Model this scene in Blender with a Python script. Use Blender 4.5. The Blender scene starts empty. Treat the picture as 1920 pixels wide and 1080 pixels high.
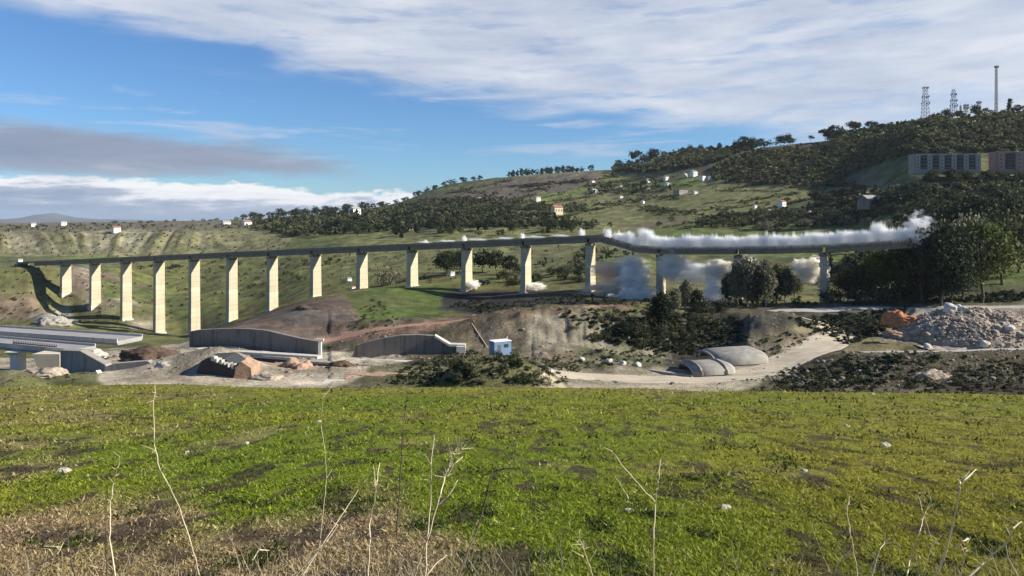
import bpy, bmesh, math, random
import numpy as np
from mathutils import Vector, noise as mnoise

random.seed(7)
rng = np.random.default_rng(7)
SC = bpy.context.scene
COL = SC.collection
R = math.radians

# ------------------------------------------------------------------ camera, sky, sun, exposure
F, CX, HY = 1350.0, 960.0, 414.0          # focal length (px of a 1920 frame), centre column, horizon row
cam = bpy.data.cameras.new('camera')
cam.sensor_width = 36.0
cam.lens = 36.0 * F / 1920.0
cam.shift_y = -(540.0 - HY) / 1920.0
cam.clip_start, cam.clip_end = 0.1, 60000.0
cam_o = bpy.data.objects.new('camera', cam)
cam_o.location = (0, 0, 0)
cam_o.rotation_euler = (R(90), 0, 0)
COL.objects.link(cam_o)
SC.camera = cam_o

SUN_AZ, SUN_EL = 95.0, 29.0               # degrees clockwise from the view direction, above the horizon
SC.view_settings.view_transform = 'Standard'
SC.view_settings.look = 'None'
SC.view_settings.gamma = 1.0
SC.view_settings.exposure = 0.75
SC.cycles.volume_bounces = 8
SC.cycles.max_bounces = 14


class Nodes:
    """Small helper that writes node trees."""
    def __init__(self, tree):
        self.t = tree
        self.N = tree.nodes
        self.L = tree.links

    def new(self, kind, **kw):
        n = self.N.new(kind)
        for k, v in kw.items():
            setattr(n, k, v)
        return n

    def put(self, sock, v):
        if hasattr(v, 'is_linked') or isinstance(v, bpy.types.NodeSocket):
            self.L.new(v, sock)
        else:
            sock.default_value = v

    def math(self, op, a, b=None, c=None, clamp=False):
        n = self.new('ShaderNodeMath', operation=op, use_clamp=clamp)
        self.put(n.inputs[0], a)
        if b is not None:
            self.put(n.inputs[1], b)
        if c is not None:
            self.put(n.inputs[2], c)
        return n.outputs[0]

    def mix(self, fac, a, b, blend='MIX'):
        n = self.new('ShaderNodeMix', data_type='RGBA', blend_type=blend)
        self.put(n.inputs[0], fac)
        self.put(n.inputs[6], a)
        self.put(n.inputs[7], b)
        return n.outputs[2]

    def noise(self, vec, scale, detail=5, rough=.55, dist=0.0, dims='3D'):
        n = self.new('ShaderNodeTexNoise', noise_dimensions=dims)
        if vec is not None:
            self.L.new(vec, n.inputs['Vector'])
        n.inputs['Scale'].default_value = scale
        n.inputs['Detail'].default_value = detail
        n.inputs['Roughness'].default_value = rough
        n.inputs['Distortion'].default_value = dist
        return n.outputs['Fac']

    def step(self, v, lo, hi, a=0.0, b=1.0, smooth=True):
        n = self.new('ShaderNodeMapRange', interpolation_type='SMOOTHSTEP' if smooth else 'LINEAR', clamp=True)
        self.put(n.inputs['Value'], v)
        self.put(n.inputs['From Min'], lo)
        self.put(n.inputs['From Max'], hi)
        n.inputs['To Min'].default_value = a
        n.inputs['To Max'].default_value = b
        return n.outputs[0]

    def ramp(self, v, pts, lin=True):
        n = self.new('ShaderNodeValToRGB')
        n.color_ramp.interpolation = 'LINEAR' if lin else 'EASE'
        e = n.color_ramp.elements
        while len(e) < len(pts):
            e.new(0.5)
        for el, (p, c) in zip(e, pts):
            el.position = p
            el.color = (*c, 1) if len(c) == 3 else c
        self.L.new(v, n.inputs[0])
        return n.outputs[0]

    def vec(self, x, y, z=0.0):
        n = self.new('ShaderNodeCombineXYZ')
        for i, v in enumerate((x, y, z)):
            self.put(n.inputs[i], v)
        return n.outputs[0]


def build_world():
    w = bpy.data.worlds.new('World')
    SC.world = w
    w.use_nodes = True
    k = Nodes(w.node_tree)
    k.N.clear()
    out = k.new('ShaderNodeOutputWorld')
    bg = k.new('ShaderNodeBackground')
    bg.inputs['Strength'].default_value = 0.056
    sky = k.new('ShaderNodeTexSky', sky_type='NISHITA', sun_disc=False)
    sky.sun_elevation = R(SUN_EL)
    sky.sun_rotation = R(SUN_AZ)
    sky.altitude = 400
    sky.air_density, sky.dust_density, sky.ozone_density = 1.0, 0.35, 2.2
    tc = k.new('ShaderNodeTexCoord')
    sep = k.new('ShaderNodeSeparateXYZ')
    k.L.new(tc.outputs['Generated'], sep.inputs[0])
    dx, dy, dz = sep.outputs
    az = k.math('ARCTAN2', dx, dy)                       # 0 ahead, + to the right
    el = k.math('ARCSINE', dz)
    base = k.mix(1.0, sky.outputs[0], (0.72, 1.05, 1.42, 1), 'MULTIPLY')
    # high cloud sheet: covers everything above a slanting edge
    wob = k.noise(k.vec(k.math('MULTIPLY', az, 2.2), k.math('MULTIPLY', el, 7.0), 3.3), 1.6, 5, .55, .15)
    wob2 = k.noise(k.vec(k.math('MULTIPLY', az, 5.0), k.math('MULTIPLY', el, 30.0), 8.1), 1.5, 5, .58, .15)
    # edge height against azimuth, piecewise linear
    e1 = k.step(az, -.62, -.39, .238, .226, False)
    e2 = k.step(az, -.39, -.19, 0.0, -.044, False)
    e3 = k.step(az, -.19, .10, 0.0, -.030, False)
    e4 = k.step(az, .10, .42, 0.0, -.062, False)
    edge = k.math('ADD', k.math('ADD', e1, e2), k.math('ADD', e3, e4))
    d = k.math('SUBTRACT', el, edge)
    d = k.math('ADD', d, k.math('MULTIPLY', k.math('SUBTRACT', wob, .5), .075))
    d = k.math('ADD', d, k.math('MULTIPLY', k.math('SUBTRACT', wob2, .5), .05))
    sheet = k.step(d, -.012, .03)
    gaps = k.step(wob2, .32, .48, .66, 1.0)
    gaps = k.math('MULTIPLY', gaps, k.step(wob, .30, .42, .72, 1.0))
    sheet = k.math('MULTIPLY', sheet, gaps)
    sheet = k.math('MULTIPLY', sheet, k.math('MULTIPLY', k.step(k.math('ABSOLUTE', az), 1.5, .85), k.step(el, .62, .36)))
    fib = k.noise(k.vec(k.math('MULTIPLY', az, 3.0), k.math('MULTIPLY', el, 16.0), 1.7), 2.0, 5, .55, .2)
    sheet_col = k.ramp(fib, [(.26, (4.9, 5.6, 7.2)), (.46, (6.4, 7.0, 8.2)), (.68, (8.3, 8.6, 9.3))])
    # thin wisps under the sheet
    wis = k.noise(k.vec(k.math('MULTIPLY', az, 3.4), k.math('MULTIPLY', el, 38.0), 5.2), 1.3, 5, .6, .5)
    wband = k.math('MULTIPLY', k.step(el, .07, .10), k.step(el, .20, .16))
    wisp = k.math('MULTIPLY', k.math('MULTIPLY', k.step(wis, .52, .70), wband), .6)
    # long grey bank low on the left
    gn = k.noise(k.vec(k.math('MULTIPLY', az, 4.0), k.math('MULTIPLY', el, 26.0), 9.4), 1.5, 6, .6, .6)
    gw = k.math('MULTIPLY', k.math('SUBTRACT', gn, .5), .055)
    eg = k.math('ADD', el, gw)
    top = k.step(az, -.60, -.20, .122, .092, False)
    bot = k.step(az, -.60, -.20, .054, .062, False)
    grey = k.math('MULTIPLY', k.step(k.math('SUBTRACT', top, eg), -.010, .024), k.step(k.math('SUBTRACT', eg, bot), -.012, .014))
    grey = k.math('MULTIPLY', grey, k.step(az, -1.5, -.9))
    grey = k.math('MULTIPLY', grey, k.step(k.math('ADD', az, k.math('MULTIPLY', gw, 2.5)), -.16, -.30))
    grey_col = k.ramp(gn, [(.30, (2.8, 3.3, 4.5)), (.55, (3.5, 3.9, 5.0)), (.75, (5.0, 5.4, 6.5))])
    # cumulus bank along the horizon
    cn = k.noise(k.vec(k.math('MULTIPLY', az, 9.0), k.math('MULTIPLY', el, 24.0), 2.2), 1.6, 7, .6, .3)
    cn2 = k.noise(k.vec(k.math('MULTIPLY', az, 5.0), k.math('MULTIPLY', el, 44.0), 6.2), 1.7, 6, .62, .4)
    ctop = k.step(az, -.60, -.10, .054, .033, False)
    ctop = k.math('ADD', ctop, k.math('MULTIPLY', k.math('SUBTRACT', cn, .5), .05))
    cb = k.math('SUBTRACT', ctop, el)
    cum = k.math('MULTIPLY', k.step(cb, -.001, .005), k.step(az, .16, -.02))
    cum = k.math('MULTIPLY', cum, k.math('MULTIPLY', k.step(el, -.03, -.01), k.step(az, -1.6, -1.0)))
    body = k.math('ADD', cb, k.math('MULTIPLY', k.math('SUBTRACT', cn2, .5), .085))
    cum_col = k.ramp(k.math('MULTIPLY', body, 20.0, clamp=True),
                     [(.0, (10.2, 10.3, 10.5)), (.26, (9.2, 9.4, 10.0)), (.46, (4.9, 5.6, 7.0)), (.75, (3.3, 4.2, 5.8)), (1.0, (3.5, 4.7, 6.6))])
    c = k.mix(wisp, base, (6.0, 6.7, 8.2, 1))
    c = k.mix(k.math('MULTIPLY', sheet, .93), c, sheet_col)
    c = k.mix(cum, c, cum_col)
    c = k.mix(k.math('MULTIPLY', grey, .92), c, grey_col)
    k.L.new(c, bg.inputs[0])
    k.L.new(bg.outputs[0], out.inputs[0])


build_world()

sun = bpy.data.lights.new('sun', 'SUN')
sun.energy = 5.0
sun.angle = R(0.55)
sun.color = (1.0, 0.93, 0.80)
sun_o = bpy.data.objects.new('sun', sun)
SDIR = Vector((math.sin(R(SUN_AZ)) * math.cos(R(SUN_EL)), math.cos(R(SUN_AZ)) * math.cos(R(SUN_EL)), math.sin(R(SUN_EL))))
sun_o.rotation_euler = SDIR.to_track_quat('Z', 'Y').to_euler()
sun_o.location = (200, 0, 200)
COL.objects.link(sun_o)


# ------------------------------------------------------------------ helpers: objects
def tag(o, label=None, cat=None, group=None, kind=None):
    if label: o['label'] = label
    if cat: o['category'] = cat
    if group: o['group'] = group
    if kind: o['kind'] = kind
    elif cat: o['kind'] = 'thing'
    return o


def link(name, me, parent=None, loc=None, rz=0.0):
    o = bpy.data.objects.new(name, me)
    COL.objects.link(o)
    if parent is not None:
        o.parent = parent
    if loc is not None:
        o.location = loc
    o.rotation_euler = (0, 0, rz)
    return o


def thing(name, loc, label, cat, group=None, rz=0.0):
    o = link(name, None, None, loc, rz)
    o.empty_display_size = 0.5
    return tag(o, label, cat, group)


def mesh_np(name, v, f, mat, attrs=None, smooth=False):
    """v (n,3); f (m,k) array or list of faces; attrs {name: (n,3) colours per vertex}"""
    me = bpy.data.meshes.new(name)
    v = np.asarray(v, dtype=np.float32)
    if isinstance(f, np.ndarray):
        m, kk = f.shape
        me.vertices.add(len(v))
        me.vertices.foreach_set('co', v.ravel())
        me.loops.add(m * kk)
        me.loops.foreach_set('vertex_index', f.astype(np.int32).ravel())
        me.polygons.add(m)
        me.polygons.foreach_set('loop_start', np.arange(0, m * kk, kk, dtype=np.int32))
        me.update(calc_edges=True)
    else:
        me.from_pydata([tuple(p) for p in v], [], f)
    if attrs:
        for an, a in attrs.items():
            at = me.color_attributes.new(an, 'FLOAT_COLOR', 'POINT')
            c = np.ones((len(v), 4), dtype=np.float32)
            c[:, :3] = a
            at.data.foreach_set('color', c.ravel())
    if smooth:
        me.polygons.foreach_set('use_smooth', np.ones(len(me.polygons), dtype=bool))
    if mat: me.materials.append(mat)
    me.validate()
    return me


class MB:
    """Collects boxes, prisms and tubes into one mesh."""
    def __init__(self):
        self.v, self.f = [], []

    def add(self, vs, fs):
        b = len(self.v)
        self.v += [tuple(p) for p in vs]
        self.f += [tuple(i + b for i in q) for q in fs]
        return self

    def box(self, c, s, rz=0.0, taper=1.0):
        x, y, z = (k / 2 for k in s)
        cs, sn = math.cos(rz), math.sin(rz)
        vs = []
        for dz, t in ((-z, 1.0), (z, taper)):
            for px, py in ((-x, -y), (x, -y), (x, y), (-x, y)):
                px, py = px * t, py * t
                vs.append((c[0] + px * cs - py * sn, c[1] + px * sn + py * cs, c[2] + dz))
        return self.add(vs, [(3, 2, 1, 0), (4, 5, 6, 7), (0, 1, 5, 4), (1, 2, 6, 5), (2, 3, 7, 6), (3, 0, 4, 7)])

    def loft(self, rings, cap=True):
        n = len(rings[0])
        vs = [p for r in rings for p in r]
        fs = []
        for i in range(len(rings) - 1):
            for j in range(n):
                a, b = i * n + j, i * n + (j + 1) % n
                fs.append((a, b, b + n, a + n))
        if cap:
            fs.append(tuple(range(n - 1, -1, -1)))
            fs.append(tuple(range((len(rings) - 1) * n, len(rings) * n)))
        return self.add(vs, fs)

    def tube(self, pts, r0, r1=None, n=6):
        r1 = r0 if r1 is None else r1
        pts = [Vector(p) for p in pts]
        rings = []
        for i, p in enumerate(pts):
            a = pts[max(i - 1, 0)]; b = pts[min(i + 1, len(pts) - 1)]
            t = (b - a).normalized() if (b - a).length > 1e-9 else Vector((0, 0, 1))
            u = t.orthogonal().normalized(); w = t.cross(u)
            r = r0 + (r1 - r0) * i / max(1, len(pts) - 1)
            rings.append([p + u * (r * math.cos(2 * math.pi * j / n)) + w * (r * math.sin(2 * math.pi * j / n)) for j in range(n)])
        return self.loft(rings)

    def prism(self, poly, off):
        """poly: list of 3D points, extruded by vector off"""
        off = Vector(off)
        return self.loft([[Vector(p) for p in poly], [Vector(p) + off for p in poly]])

    def build(self, name, mat, parent=None, smooth=False, loc=None):
        me = bpy.data.meshes.new(name)
        me.from_pydata(self.v, [], self.f)
        bm = bmesh.new(); bm.from_mesh(me)
        bmesh.ops.recalc_face_normals(bm, faces=bm.faces)
        bm.to_mesh(me); bm.free()
        if smooth:
            for p in me.polygons: p.use_smooth = True
        me.materials.append(mat)
        return link(name, me, parent, loc)


# ------------------------------------------------------------------ helpers: materials
def mat_new(name):
    m = bpy.data.materials.new(name)
    m.use_nodes = True
    k = Nodes(m.node_tree)
    b = k.N['Principled BSDF']
    b.inputs['Specular IOR Level'].default_value = 0.25
    return m, k, b


def mat_plain(name, col, rough=.85, var=.25, scale=.6, bump=.0, stain=None, spec=.25):
    """A surface of one real colour with mottling, optional streaky stains and bump."""
    m, k, b = mat_new(name)
    tc = k.new('ShaderNodeTexCoord')
    P = tc.outputs['Object']
    n1 = k.noise(P, scale, 6, .6)
    n2 = k.noise(P, scale * 7, 4, .6)
    v = k.math('ADD', k.math('MULTIPLY', n1, .65), k.math('MULTIPLY', n2, .35))
    lo = tuple(c * (1 - var * 1.6) for c in col); hi = tuple(min(1, c * (1 + var * 1.6)) for c in col)
    c = k.ramp(v, [(.25, lo), (.75, hi)])
    if stain:
        mp = k.new('ShaderNodeMapping')
        mp.inputs['Scale'].default_value = stain[1]
        k.L.new(P, mp.inputs[0])
        s = k.noise(mp.outputs[0], 1.0, 5, .6)
        c = k.mix(k.step(s, .45, .70, 0, stain[2]), c, (*stain[0], 1))
    k.L.new(c, b.inputs['Base Color'])
    b.inputs['Roughness'].default_value = rough
    b.inputs['Specular IOR Level'].default_value = spec
    if bump:
        bp = k.new('ShaderNodeBump')
        bp.inputs['Strength'].default_value = .7
        bp.inputs['Distance'].default_value = bump
        k.L.new(v, bp.inputs['Height'])
        k.L.new(bp.outputs[0], b.inputs['Normal'])
    return m


def mat_attr(name, attr='cover', scales=((.9, .35), (.12, .3)), bump=.3, rough=.95, bscale=1.2):
    """Colour from a land-cover attribute, broken up by noise at several world scales."""
    m, k, b = mat_new(name)
    at = k.new('ShaderNodeVertexColor', layer_name=attr)
    tc = k.new('ShaderNodeTexCoord')
    P = tc.outputs['Object']
    c = at.outputs[0]
    for s, a in scales:
        n = k.noise(P, s, 7, .62)
        g = k.ramp(n, [(.28, (1 - a,) * 3), (.5, (1, 1, 1)), (.72, (1 + a,) * 3)])
        c = k.mix(1.0, c, g, 'MULTIPLY')
    k.L.new(c, b.inputs['Base Color'])
    b.inputs['Roughness'].default_value = rough
    b.inputs['Specular IOR Level'].default_value = .1
    bp = k.new('ShaderNodeBump')
    bp.inputs['Strength'].default_value = 1.0
    bp.inputs['Distance'].default_value = bump
    k.L.new(k.noise(P, bscale, 8, .65), bp.inputs['Height'])
    k.L.new(bp.outputs[0], b.inputs['Normal'])
    return m


def mat_leaf(name, cols, trans=.25):
    """Foliage: clump tint attribute picks between colours, each tree shifts a little."""
    m, k, b = mat_new(name)
    at = k.new('ShaderNodeVertexColor', layer_name='tint')
    oi = k.new('ShaderNodeObjectInfo')
    sp = k.new('ShaderNodeSeparateColor')
    k.L.new(at.outputs[0], sp.inputs[0])
    c = k.ramp(sp.outputs[0], [(0.0, cols[0]), (.5, cols[1]), (1.0, cols[2])])
    g = k.ramp(oi.outputs['Random'], [(0, (.72, .75, .75)), (.5, (1, 1, 1)), (1, (1.28, 1.2, 1.05))])
    c = k.mix(1.0, c, g, 'MULTIPLY')
    k.L.new(c, b.inputs['Base Color'])
    b.inputs['Roughness'].default_value = .7
    b.inputs['Specular IOR Level'].default_value = .15
    tr = k.new('ShaderNodeBsdfTranslucent')
    k.L.new(c, tr.inputs[0])
    mx = k.new('ShaderNodeMixShader')
    mx.inputs[0].default_value = trans
    k.L.new(b.outputs[0], mx.inputs[1]); k.L.new(tr.outputs[0], mx.inputs[2])
    k.L.new(mx.outputs[0], k.N['Material Output'].inputs[0])
    return m


M = {}
M['concrete_pier'] = mat_plain('pier_concrete', (.53, .465, .33), .9, .07, .12, .05, ((.40, .35, .26), (.9, .9, .05), .6))  # one concrete colour for every face of the piers
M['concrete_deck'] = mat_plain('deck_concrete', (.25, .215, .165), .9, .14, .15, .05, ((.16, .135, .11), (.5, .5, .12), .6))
M['concrete_grey'] = mat_plain('grey_concrete', (.34, .31, .265), .9, .14, .25, .05, ((.17, .17, .17), (.9, .9, .06), .7))
M['concrete_wall'] = mat_plain('stained_wall_concrete', (.215, .192, .165), .9, .16, .2, .05, ((.095, .082, .068), (.7, .7, .05), .8))
M['concrete_pale'] = mat_plain('pale_concrete', (.55, .52, .46), .9, .12, .4, .04, ((.34, .31, .27), (.6, .6, .2), .5))
M['vault_concrete'] = mat_plain('vault_concrete', (.29, .27, .235), .9, .35, .35, .05, ((.20, .19, .17), (.5, .5, .2), .6))
M['concrete_broken'] = mat_plain('broken_concrete', (.47, .45, .41), .95, .22, .6, .12)
M['rock'] = mat_plain('rubble_stone', (.345, .285, .22), .95, .5, .5, .1)
M['rubble_pale'] = mat_plain('pale_rubble', (.47, .43, .37), .95, .35, .7, .35)
M['bank_stone'] = mat_plain('bank_stone', (.22, .185, .145), .95, .3, .5, .1)
M['stone_dark'] = mat_plain('meadow_stone', (.42, .38, .30), .95, .2, 5.0, .02)
M['asphalt'] = mat_plain('asphalt', (.30, .285, .275), .9, .14, .3, .03)
M['brown_soil'] = mat_plain('brown_soil', (.105, .07, .05), .97, .25, .4, .2)
M['orange_soil'] = mat_plain('orange_clay', (.44, .185, .085), .97, .36, .5, .5)
M['salmon_soil'] = mat_plain('salmon_clay', (.38, .245, .17), .97, .36, .5, .5)
M['shade_dark'] = mat_plain('shade_and_bearing_dark', (.05, .05, .055), .9, .2, .3, .03)  # near-black colour stands in for shade; the bearings share it
M['white_wall'] = mat_plain('white_render', (.78, .75, .70), .9, .06, .3, 0)
M['shaded_render'] = mat_plain('shaded_white_render', (.26, .25, .23), .9, .10, .3, 0)  # white front greyed, its shade and haze put into the colour
M['cream_wall'] = mat_plain('cream_render', (.62, .52, .38), .9, .08, .3, 0)
M['pink_wall'] = mat_plain('pink_render', (.28, .175, .16), .9, .08, .3, 0)
M['tile_roof'] = mat_plain('tile_roof', (.30, .14, .09), .9, .2, 1.5, .05)
M['grey_roof'] = mat_plain('grey_roof', (.32, .31, .30), .9, .15, .8, .03)
M['window'] = mat_plain('window_glass', (.04, .045, .05), .2, .2, .5, 0, spec=.5)
M['steel'] = mat_plain('mast_steel', (.12, .115, .115), .6, .15, .5, 0)
M['red_steel'] = mat_plain('red_mast_paint', (.35, .12, .10), .6, .15, .5, 0)
M['cabin_shade'] = mat_plain('shaded_cabin_steel', (.16, .25, .38), .6, .15, .5, 0)  # blue stands in for shade on the cabin sides
M['cabin_sunlit'] = mat_plain('sunlit_cabin_steel', (.78, .78, .76), .6, .08, .5, 0)  # white stands in for sunlight on the cabin end; roof shares it
M['red_net'] = mat_plain('red_plastic_net', (.55, .06, .05), .7, .2, 1.5, 0)
M['bark'] = mat_plain('bark', (.13, .10, .075), .95, .25, 1.5, .04)
M['bark_pale'] = mat_plain('pale_bark', (.42, .38, .31), .95, .2, 1.5, .04)
M['straw'] = mat_plain('dry_stem', (.60, .50, .33), .9, .18, 8.0, 0)
M['straw_dark'] = mat_plain('dark_dry_stem', (.10, .075, .06), .9, .2, 8.0, 0)
M['road_dust'] = mat_plain('pale_road_dust', (.50, .425, .315), .97, .2, .12, .2, ((.30, .245, .175), (.06, .5, .1), .8))
M['road_grey'] = mat_plain('grey_road_dust', (.36, .335, .30), .97, .14, .09, .1)
M['road_red'] = mat_plain('red_track_earth', (.38, .215, .145), .97, .16, .08, .1, ((.22, .125, .085), (.03, .3, .1), .6))
M['leaf_olive'] = mat_leaf('olive_foliage', ((.026, .034, .018), (.064, .074, .034), (.140, .142, .068)))
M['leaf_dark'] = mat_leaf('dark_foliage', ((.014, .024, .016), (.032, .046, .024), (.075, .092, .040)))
M['leaf_green'] = mat_leaf('green_foliage', ((.040, .062, .018), (.080, .105, .028), (.140, .155, .045)))
M['leaf_grey'] = mat_leaf('grey_green_foliage', ((.105, .110, .065), (.220, .210, .130), (.360, .330, .215)))

k = Nodes(M['concrete_pier'].node_tree)                    # pour joints every few metres
b_ = k.N['Principled BSDF']
src = b_.inputs['Base Color'].links[0].from_socket
tcj = k.new('ShaderNodeTexCoord'); sj = k.new('ShaderNodeSeparateXYZ'); k.L.new(tcj.outputs['Object'], sj.inputs[0])
fr = k.math('FRACT', k.math('DIVIDE', sj.outputs[2], 4.0))
ln_ = k.step(fr, .10, .04, 0, .45)
lift = k.noise(k.vec(0.0, 0.0, k.math('FLOOR', k.math('DIVIDE', sj.outputs[2], 4.0))), 3.7, 0)
cj = k.mix(ln_, src, (.20, .17, .12, 1))
cj = k.mix(1.0, cj, k.ramp(lift, [(.3, (.80, .80, .80)), (.7, (1.1, 1.08, 1.05))]), 'MULTIPLY')
k.L.new(cj, b_.inputs['Base Color'])

# ------------------------------------------------------------------ terrain: one height field
PROFILE = {
    -450: [(85, 760), (130, 780), (170, 735), (200, 712), (240, 704), (290, 690), (340, 676), (400, 660), (480, 632), (570, 580), (660, 500), (800, 480), (1000, 470), (1140, 434), (1300, 430), (1700, 427), (2300, 424), (3500, 421), (9500, 417)],
    50: [(85, 760), (130, 780), (170, 735), (200, 714), (240, 706), (290, 690), (340, 674), (400, 657), (480, 636), (560, 605), (610, 555), (660, 502), (740, 488), (800, 482), (1000, 472), (1140, 434), (1300, 430), (1700, 427), (2300, 424), (3500, 421), (9500, 417)],
    120: [(85, 760), (130, 780), (170, 735), (200, 708), (240, 696), (290, 678), (340, 664), (400, 650), (480, 633), (560, 616), (615, 592), (650, 535), (680, 505), (800, 488), (1000, 473), (1140, 433), (1300, 429), (1700, 426), (2300, 422), (3500, 419), (9500, 416)],
    200: [(85, 760), (130, 780), (170, 735), (200, 702), (240, 684), (290, 669), (340, 656), (400, 645), (480, 632), (570, 614), (610, 590), (625, 566), (660, 545), (800, 505), (1000, 474), (1140, 432), (1300, 428), (1700, 424), (2300, 420), (3500, 418), (9500, 416)],
    330: [(85, 760), (130, 780), (170, 735), (200, 702), (240, 676), (290, 656), (340, 646), (400, 640), (480, 635), (580, 628), (622, 603), (660, 580), (800, 525), (1000, 478), (1140, 432), (1300, 426), (1700, 421), (2300, 416), (3500, 415), (9500, 416)],
    450: [(85, 760), (130, 780), (170, 735), (200, 706), (240, 674), (285, 650), (300, 624), (340, 612), (400, 602), (480, 604), (570, 597), (660, 560), (800, 510), (1000, 470), (1140, 440), (1300, 430), (1700, 418), (2300, 412), (3500, 413), (9500, 416)],
    600: [(85, 760), (130, 780), (170, 735), (200, 703), (240, 676), (275, 664), (300, 642), (340, 606), (380, 574), (425, 557), (480, 560), (515, 556), (570, 540), (660, 515), (800, 480), (1000, 450), (1140, 436), (1300, 425), (1700, 409), (2300, 402), (3500, 411), (9500, 416)],
    720: [(85, 760), (130, 780), (170, 735), (200, 703), (240, 678), (270, 660), (290, 626), (340, 598), (400, 566), (440, 543), (485, 540), (570, 520), (660, 500), (800, 466), (1000, 440), (1140, 428), (1300, 415), (1700, 398), (2100, 386), (2400, 390), (3500, 411), (9500, 416)],
    850: [(85, 760), (130, 780), (170, 735), (200, 705), (240, 676), (262, 655), (292, 606), (340, 598), (400, 574), (440, 553), (480, 531), (570, 505), (660, 485), (800, 455), (1000, 425), (1140, 408), (1300, 393), (1700, 358), (1950, 345), (2300, 360), (3500, 405), (9500, 416)],
    1000: [(85, 760), (130, 780), (170, 735), (200, 708), (240, 666), (258, 645), (285, 584), (340, 576), (400, 557), (440, 546), (480, 525), (570, 500), (660, 478), (800, 450), (1000, 415), (1300, 378), (1700, 339), (1900, 328), (2300, 345), (3500, 400), (9500, 416)],
    1150: [(85, 760), (130, 780), (170, 735), (200, 716), (240, 672), (262, 648), (285, 590), (340, 575), (400, 553), (480, 515), (570, 490), (660, 470), (800, 440), (1000, 405), (1140, 388), (1300, 366), (1700, 326), (1850, 318), (2300, 340), (3500, 395), (9500, 416)],
    1300: [(85, 760), (130, 780), (170, 738), (200, 718), (240, 678), (290, 622), (340, 588), (400, 560), (480, 520), (570, 490), (660, 468), (800, 430), (1000, 385), (1140, 358), (1300, 328), (1500, 300), (1700, 288), (2300, 320), (3500, 390), (9500, 416)],
    1450: [(85, 770), (130, 790), (170, 750), (200, 712), (240, 668), (290, 608), (316, 590), (340, 577), (400, 560), (480, 520), (570, 490), (660, 465), (800, 420), (1000, 365), (1140, 330), (1300, 290), (1400, 274), (1700, 285), (2300, 320), (3500, 390), (9500, 416)],
    1600: [(85, 770), (130, 790), (175, 755), (195, 722), (222, 664), (240, 657), (270, 630), (300, 612), (336, 574), (400, 558), (480, 524), (570, 485), (660, 450), (800, 395), (1000, 330), (1140, 285), (1250, 258), (1300, 256), (1700, 280), (2300, 320), (3500, 390), (9500, 416)],
    1750: [(85, 775), (130, 795), (175, 755), (195, 720), (222, 663), (240, 657), (270, 632), (300, 612), (336, 573), (352, 562), (372, 540), (420, 528), (480, 505), (570, 460), (660, 405), (740, 340), (765, 326), (800, 318), (1000, 240), (1080, 226), (1300, 240), (1700, 275), (2300, 320), (3500, 390), (9500, 416)],
    1900: [(85, 775), (130, 795), (175, 755), (195, 720), (222, 660), (240, 654), (270, 630), (300, 610), (336, 572), (350, 564), (366, 528), (400, 513), (480, 492), (570, 450), (660, 398), (740, 338), (765, 325), (800, 312), (1000, 222), (1050, 212), (1300, 230), (1700, 270), (2300, 320), (3500, 390), (9500, 416)],
    2400: [(85, 775), (130, 795), (175, 755), (195, 720), (222, 660), (240, 652), (270, 628), (300, 608), (336, 570), (350, 560), (366, 524), (400, 508), (480, 480), (570, 435), (660, 380), (740, 318), (800, 292), (1000, 200), (1050, 190), (1300, 205), (1700, 250), (2300, 310), (3500, 390), (9500, 416)],
}


def pchip(xk, yk, xq):
    """Monotone cubic through (xk, yk); yk may be (n, m)."""
    xk = np.asarray(xk, float); yk = np.asarray(yk, float)
    one = yk.ndim == 1
    if one: yk = yk[:, None]
    h = np.diff(xk)[:, None]
    dl = np.diff(yk, axis=0) / h
    d = np.zeros_like(yk)
    a, b = dl[:-1], dl[1:]
    same = (a * b) > 0
    with np.errstate(divide='ignore', invalid='ignore'):
        hm = 2 * a * b / (a + b)
    d[1:-1] = np.where(same, hm, 0)
    d[0], d[-1] = dl[0], dl[-1]
    i = np.clip(np.searchsorted(xk, xq) - 1, 0, len(xk) - 2)
    t = ((np.clip(xq, xk[0], xk[-1]) - xk[i]) / (xk[i + 1] - xk[i]))[:, None]
    hh = h[i]
    r = ((1 + 2 * t) * (1 - t) ** 2 * yk[i] + t * (1 - t) ** 2 * hh * d[i]
         + t * t * (3 - 2 * t) * yk[i + 1] + t * t * (t - 1) * hh * d[i + 1])
    return r[:, 0] if one else r


def vnoise(x, y, seed=0):
    """Value noise 0..1 on arrays."""
    r = np.random.default_rng(seed).random((256, 256))
    xi, yi = np.floor(x).astype(int), np.floor(y).astype(int)
    fx, fy = x - xi, y - yi
    fx = fx * fx * (3 - 2 * fx); fy = fy * fy * (3 - 2 * fy)
    a, b = xi & 255, (xi + 1) & 255
    c, e = yi & 255, (yi + 1) & 255
    return (r[a, c] * (1 - fx) + r[b, c] * fx) * (1 - fy) + (r[a, e] * (1 - fx) + r[b, e] * fx) * fy


def fbm(x, y, seed=0, octv=4, gain=.5):
    s, a, t = 0, 1.0, 0
    for o in range(octv):
        s = s + a * vnoise(x * 2 ** o + 17 * o, y * 2 ** o + 31 * o, seed + o)
        t += a
        a *= gain
    return s / t


GX = np.linspace(-430, 2380, 900)
GY = np.geomspace(88, 9400, 470)
LG = np.log(GY)
_cols = sorted(PROFILE)
_tab = np.stack([pchip(np.log([p[0] for p in PROFILE[c]]), [p[1] for p in PROFILE[c]], LG) for c in _cols])
YP = pchip(_cols, _tab, GX)                                   # (900, 470) picture row of the ground
XX, YY = np.meshgrid(GX, GY, indexing='ij')
WX = (XX - CX) / F * YY
LL = np.log(YY)


def bump(x, Y, sx, sl, amp):
    global YP
    YP = YP - amp * np.exp(-((XX - x) / sx) ** 2 - ((LL - math.log(Y)) / sl) ** 2)


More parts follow.
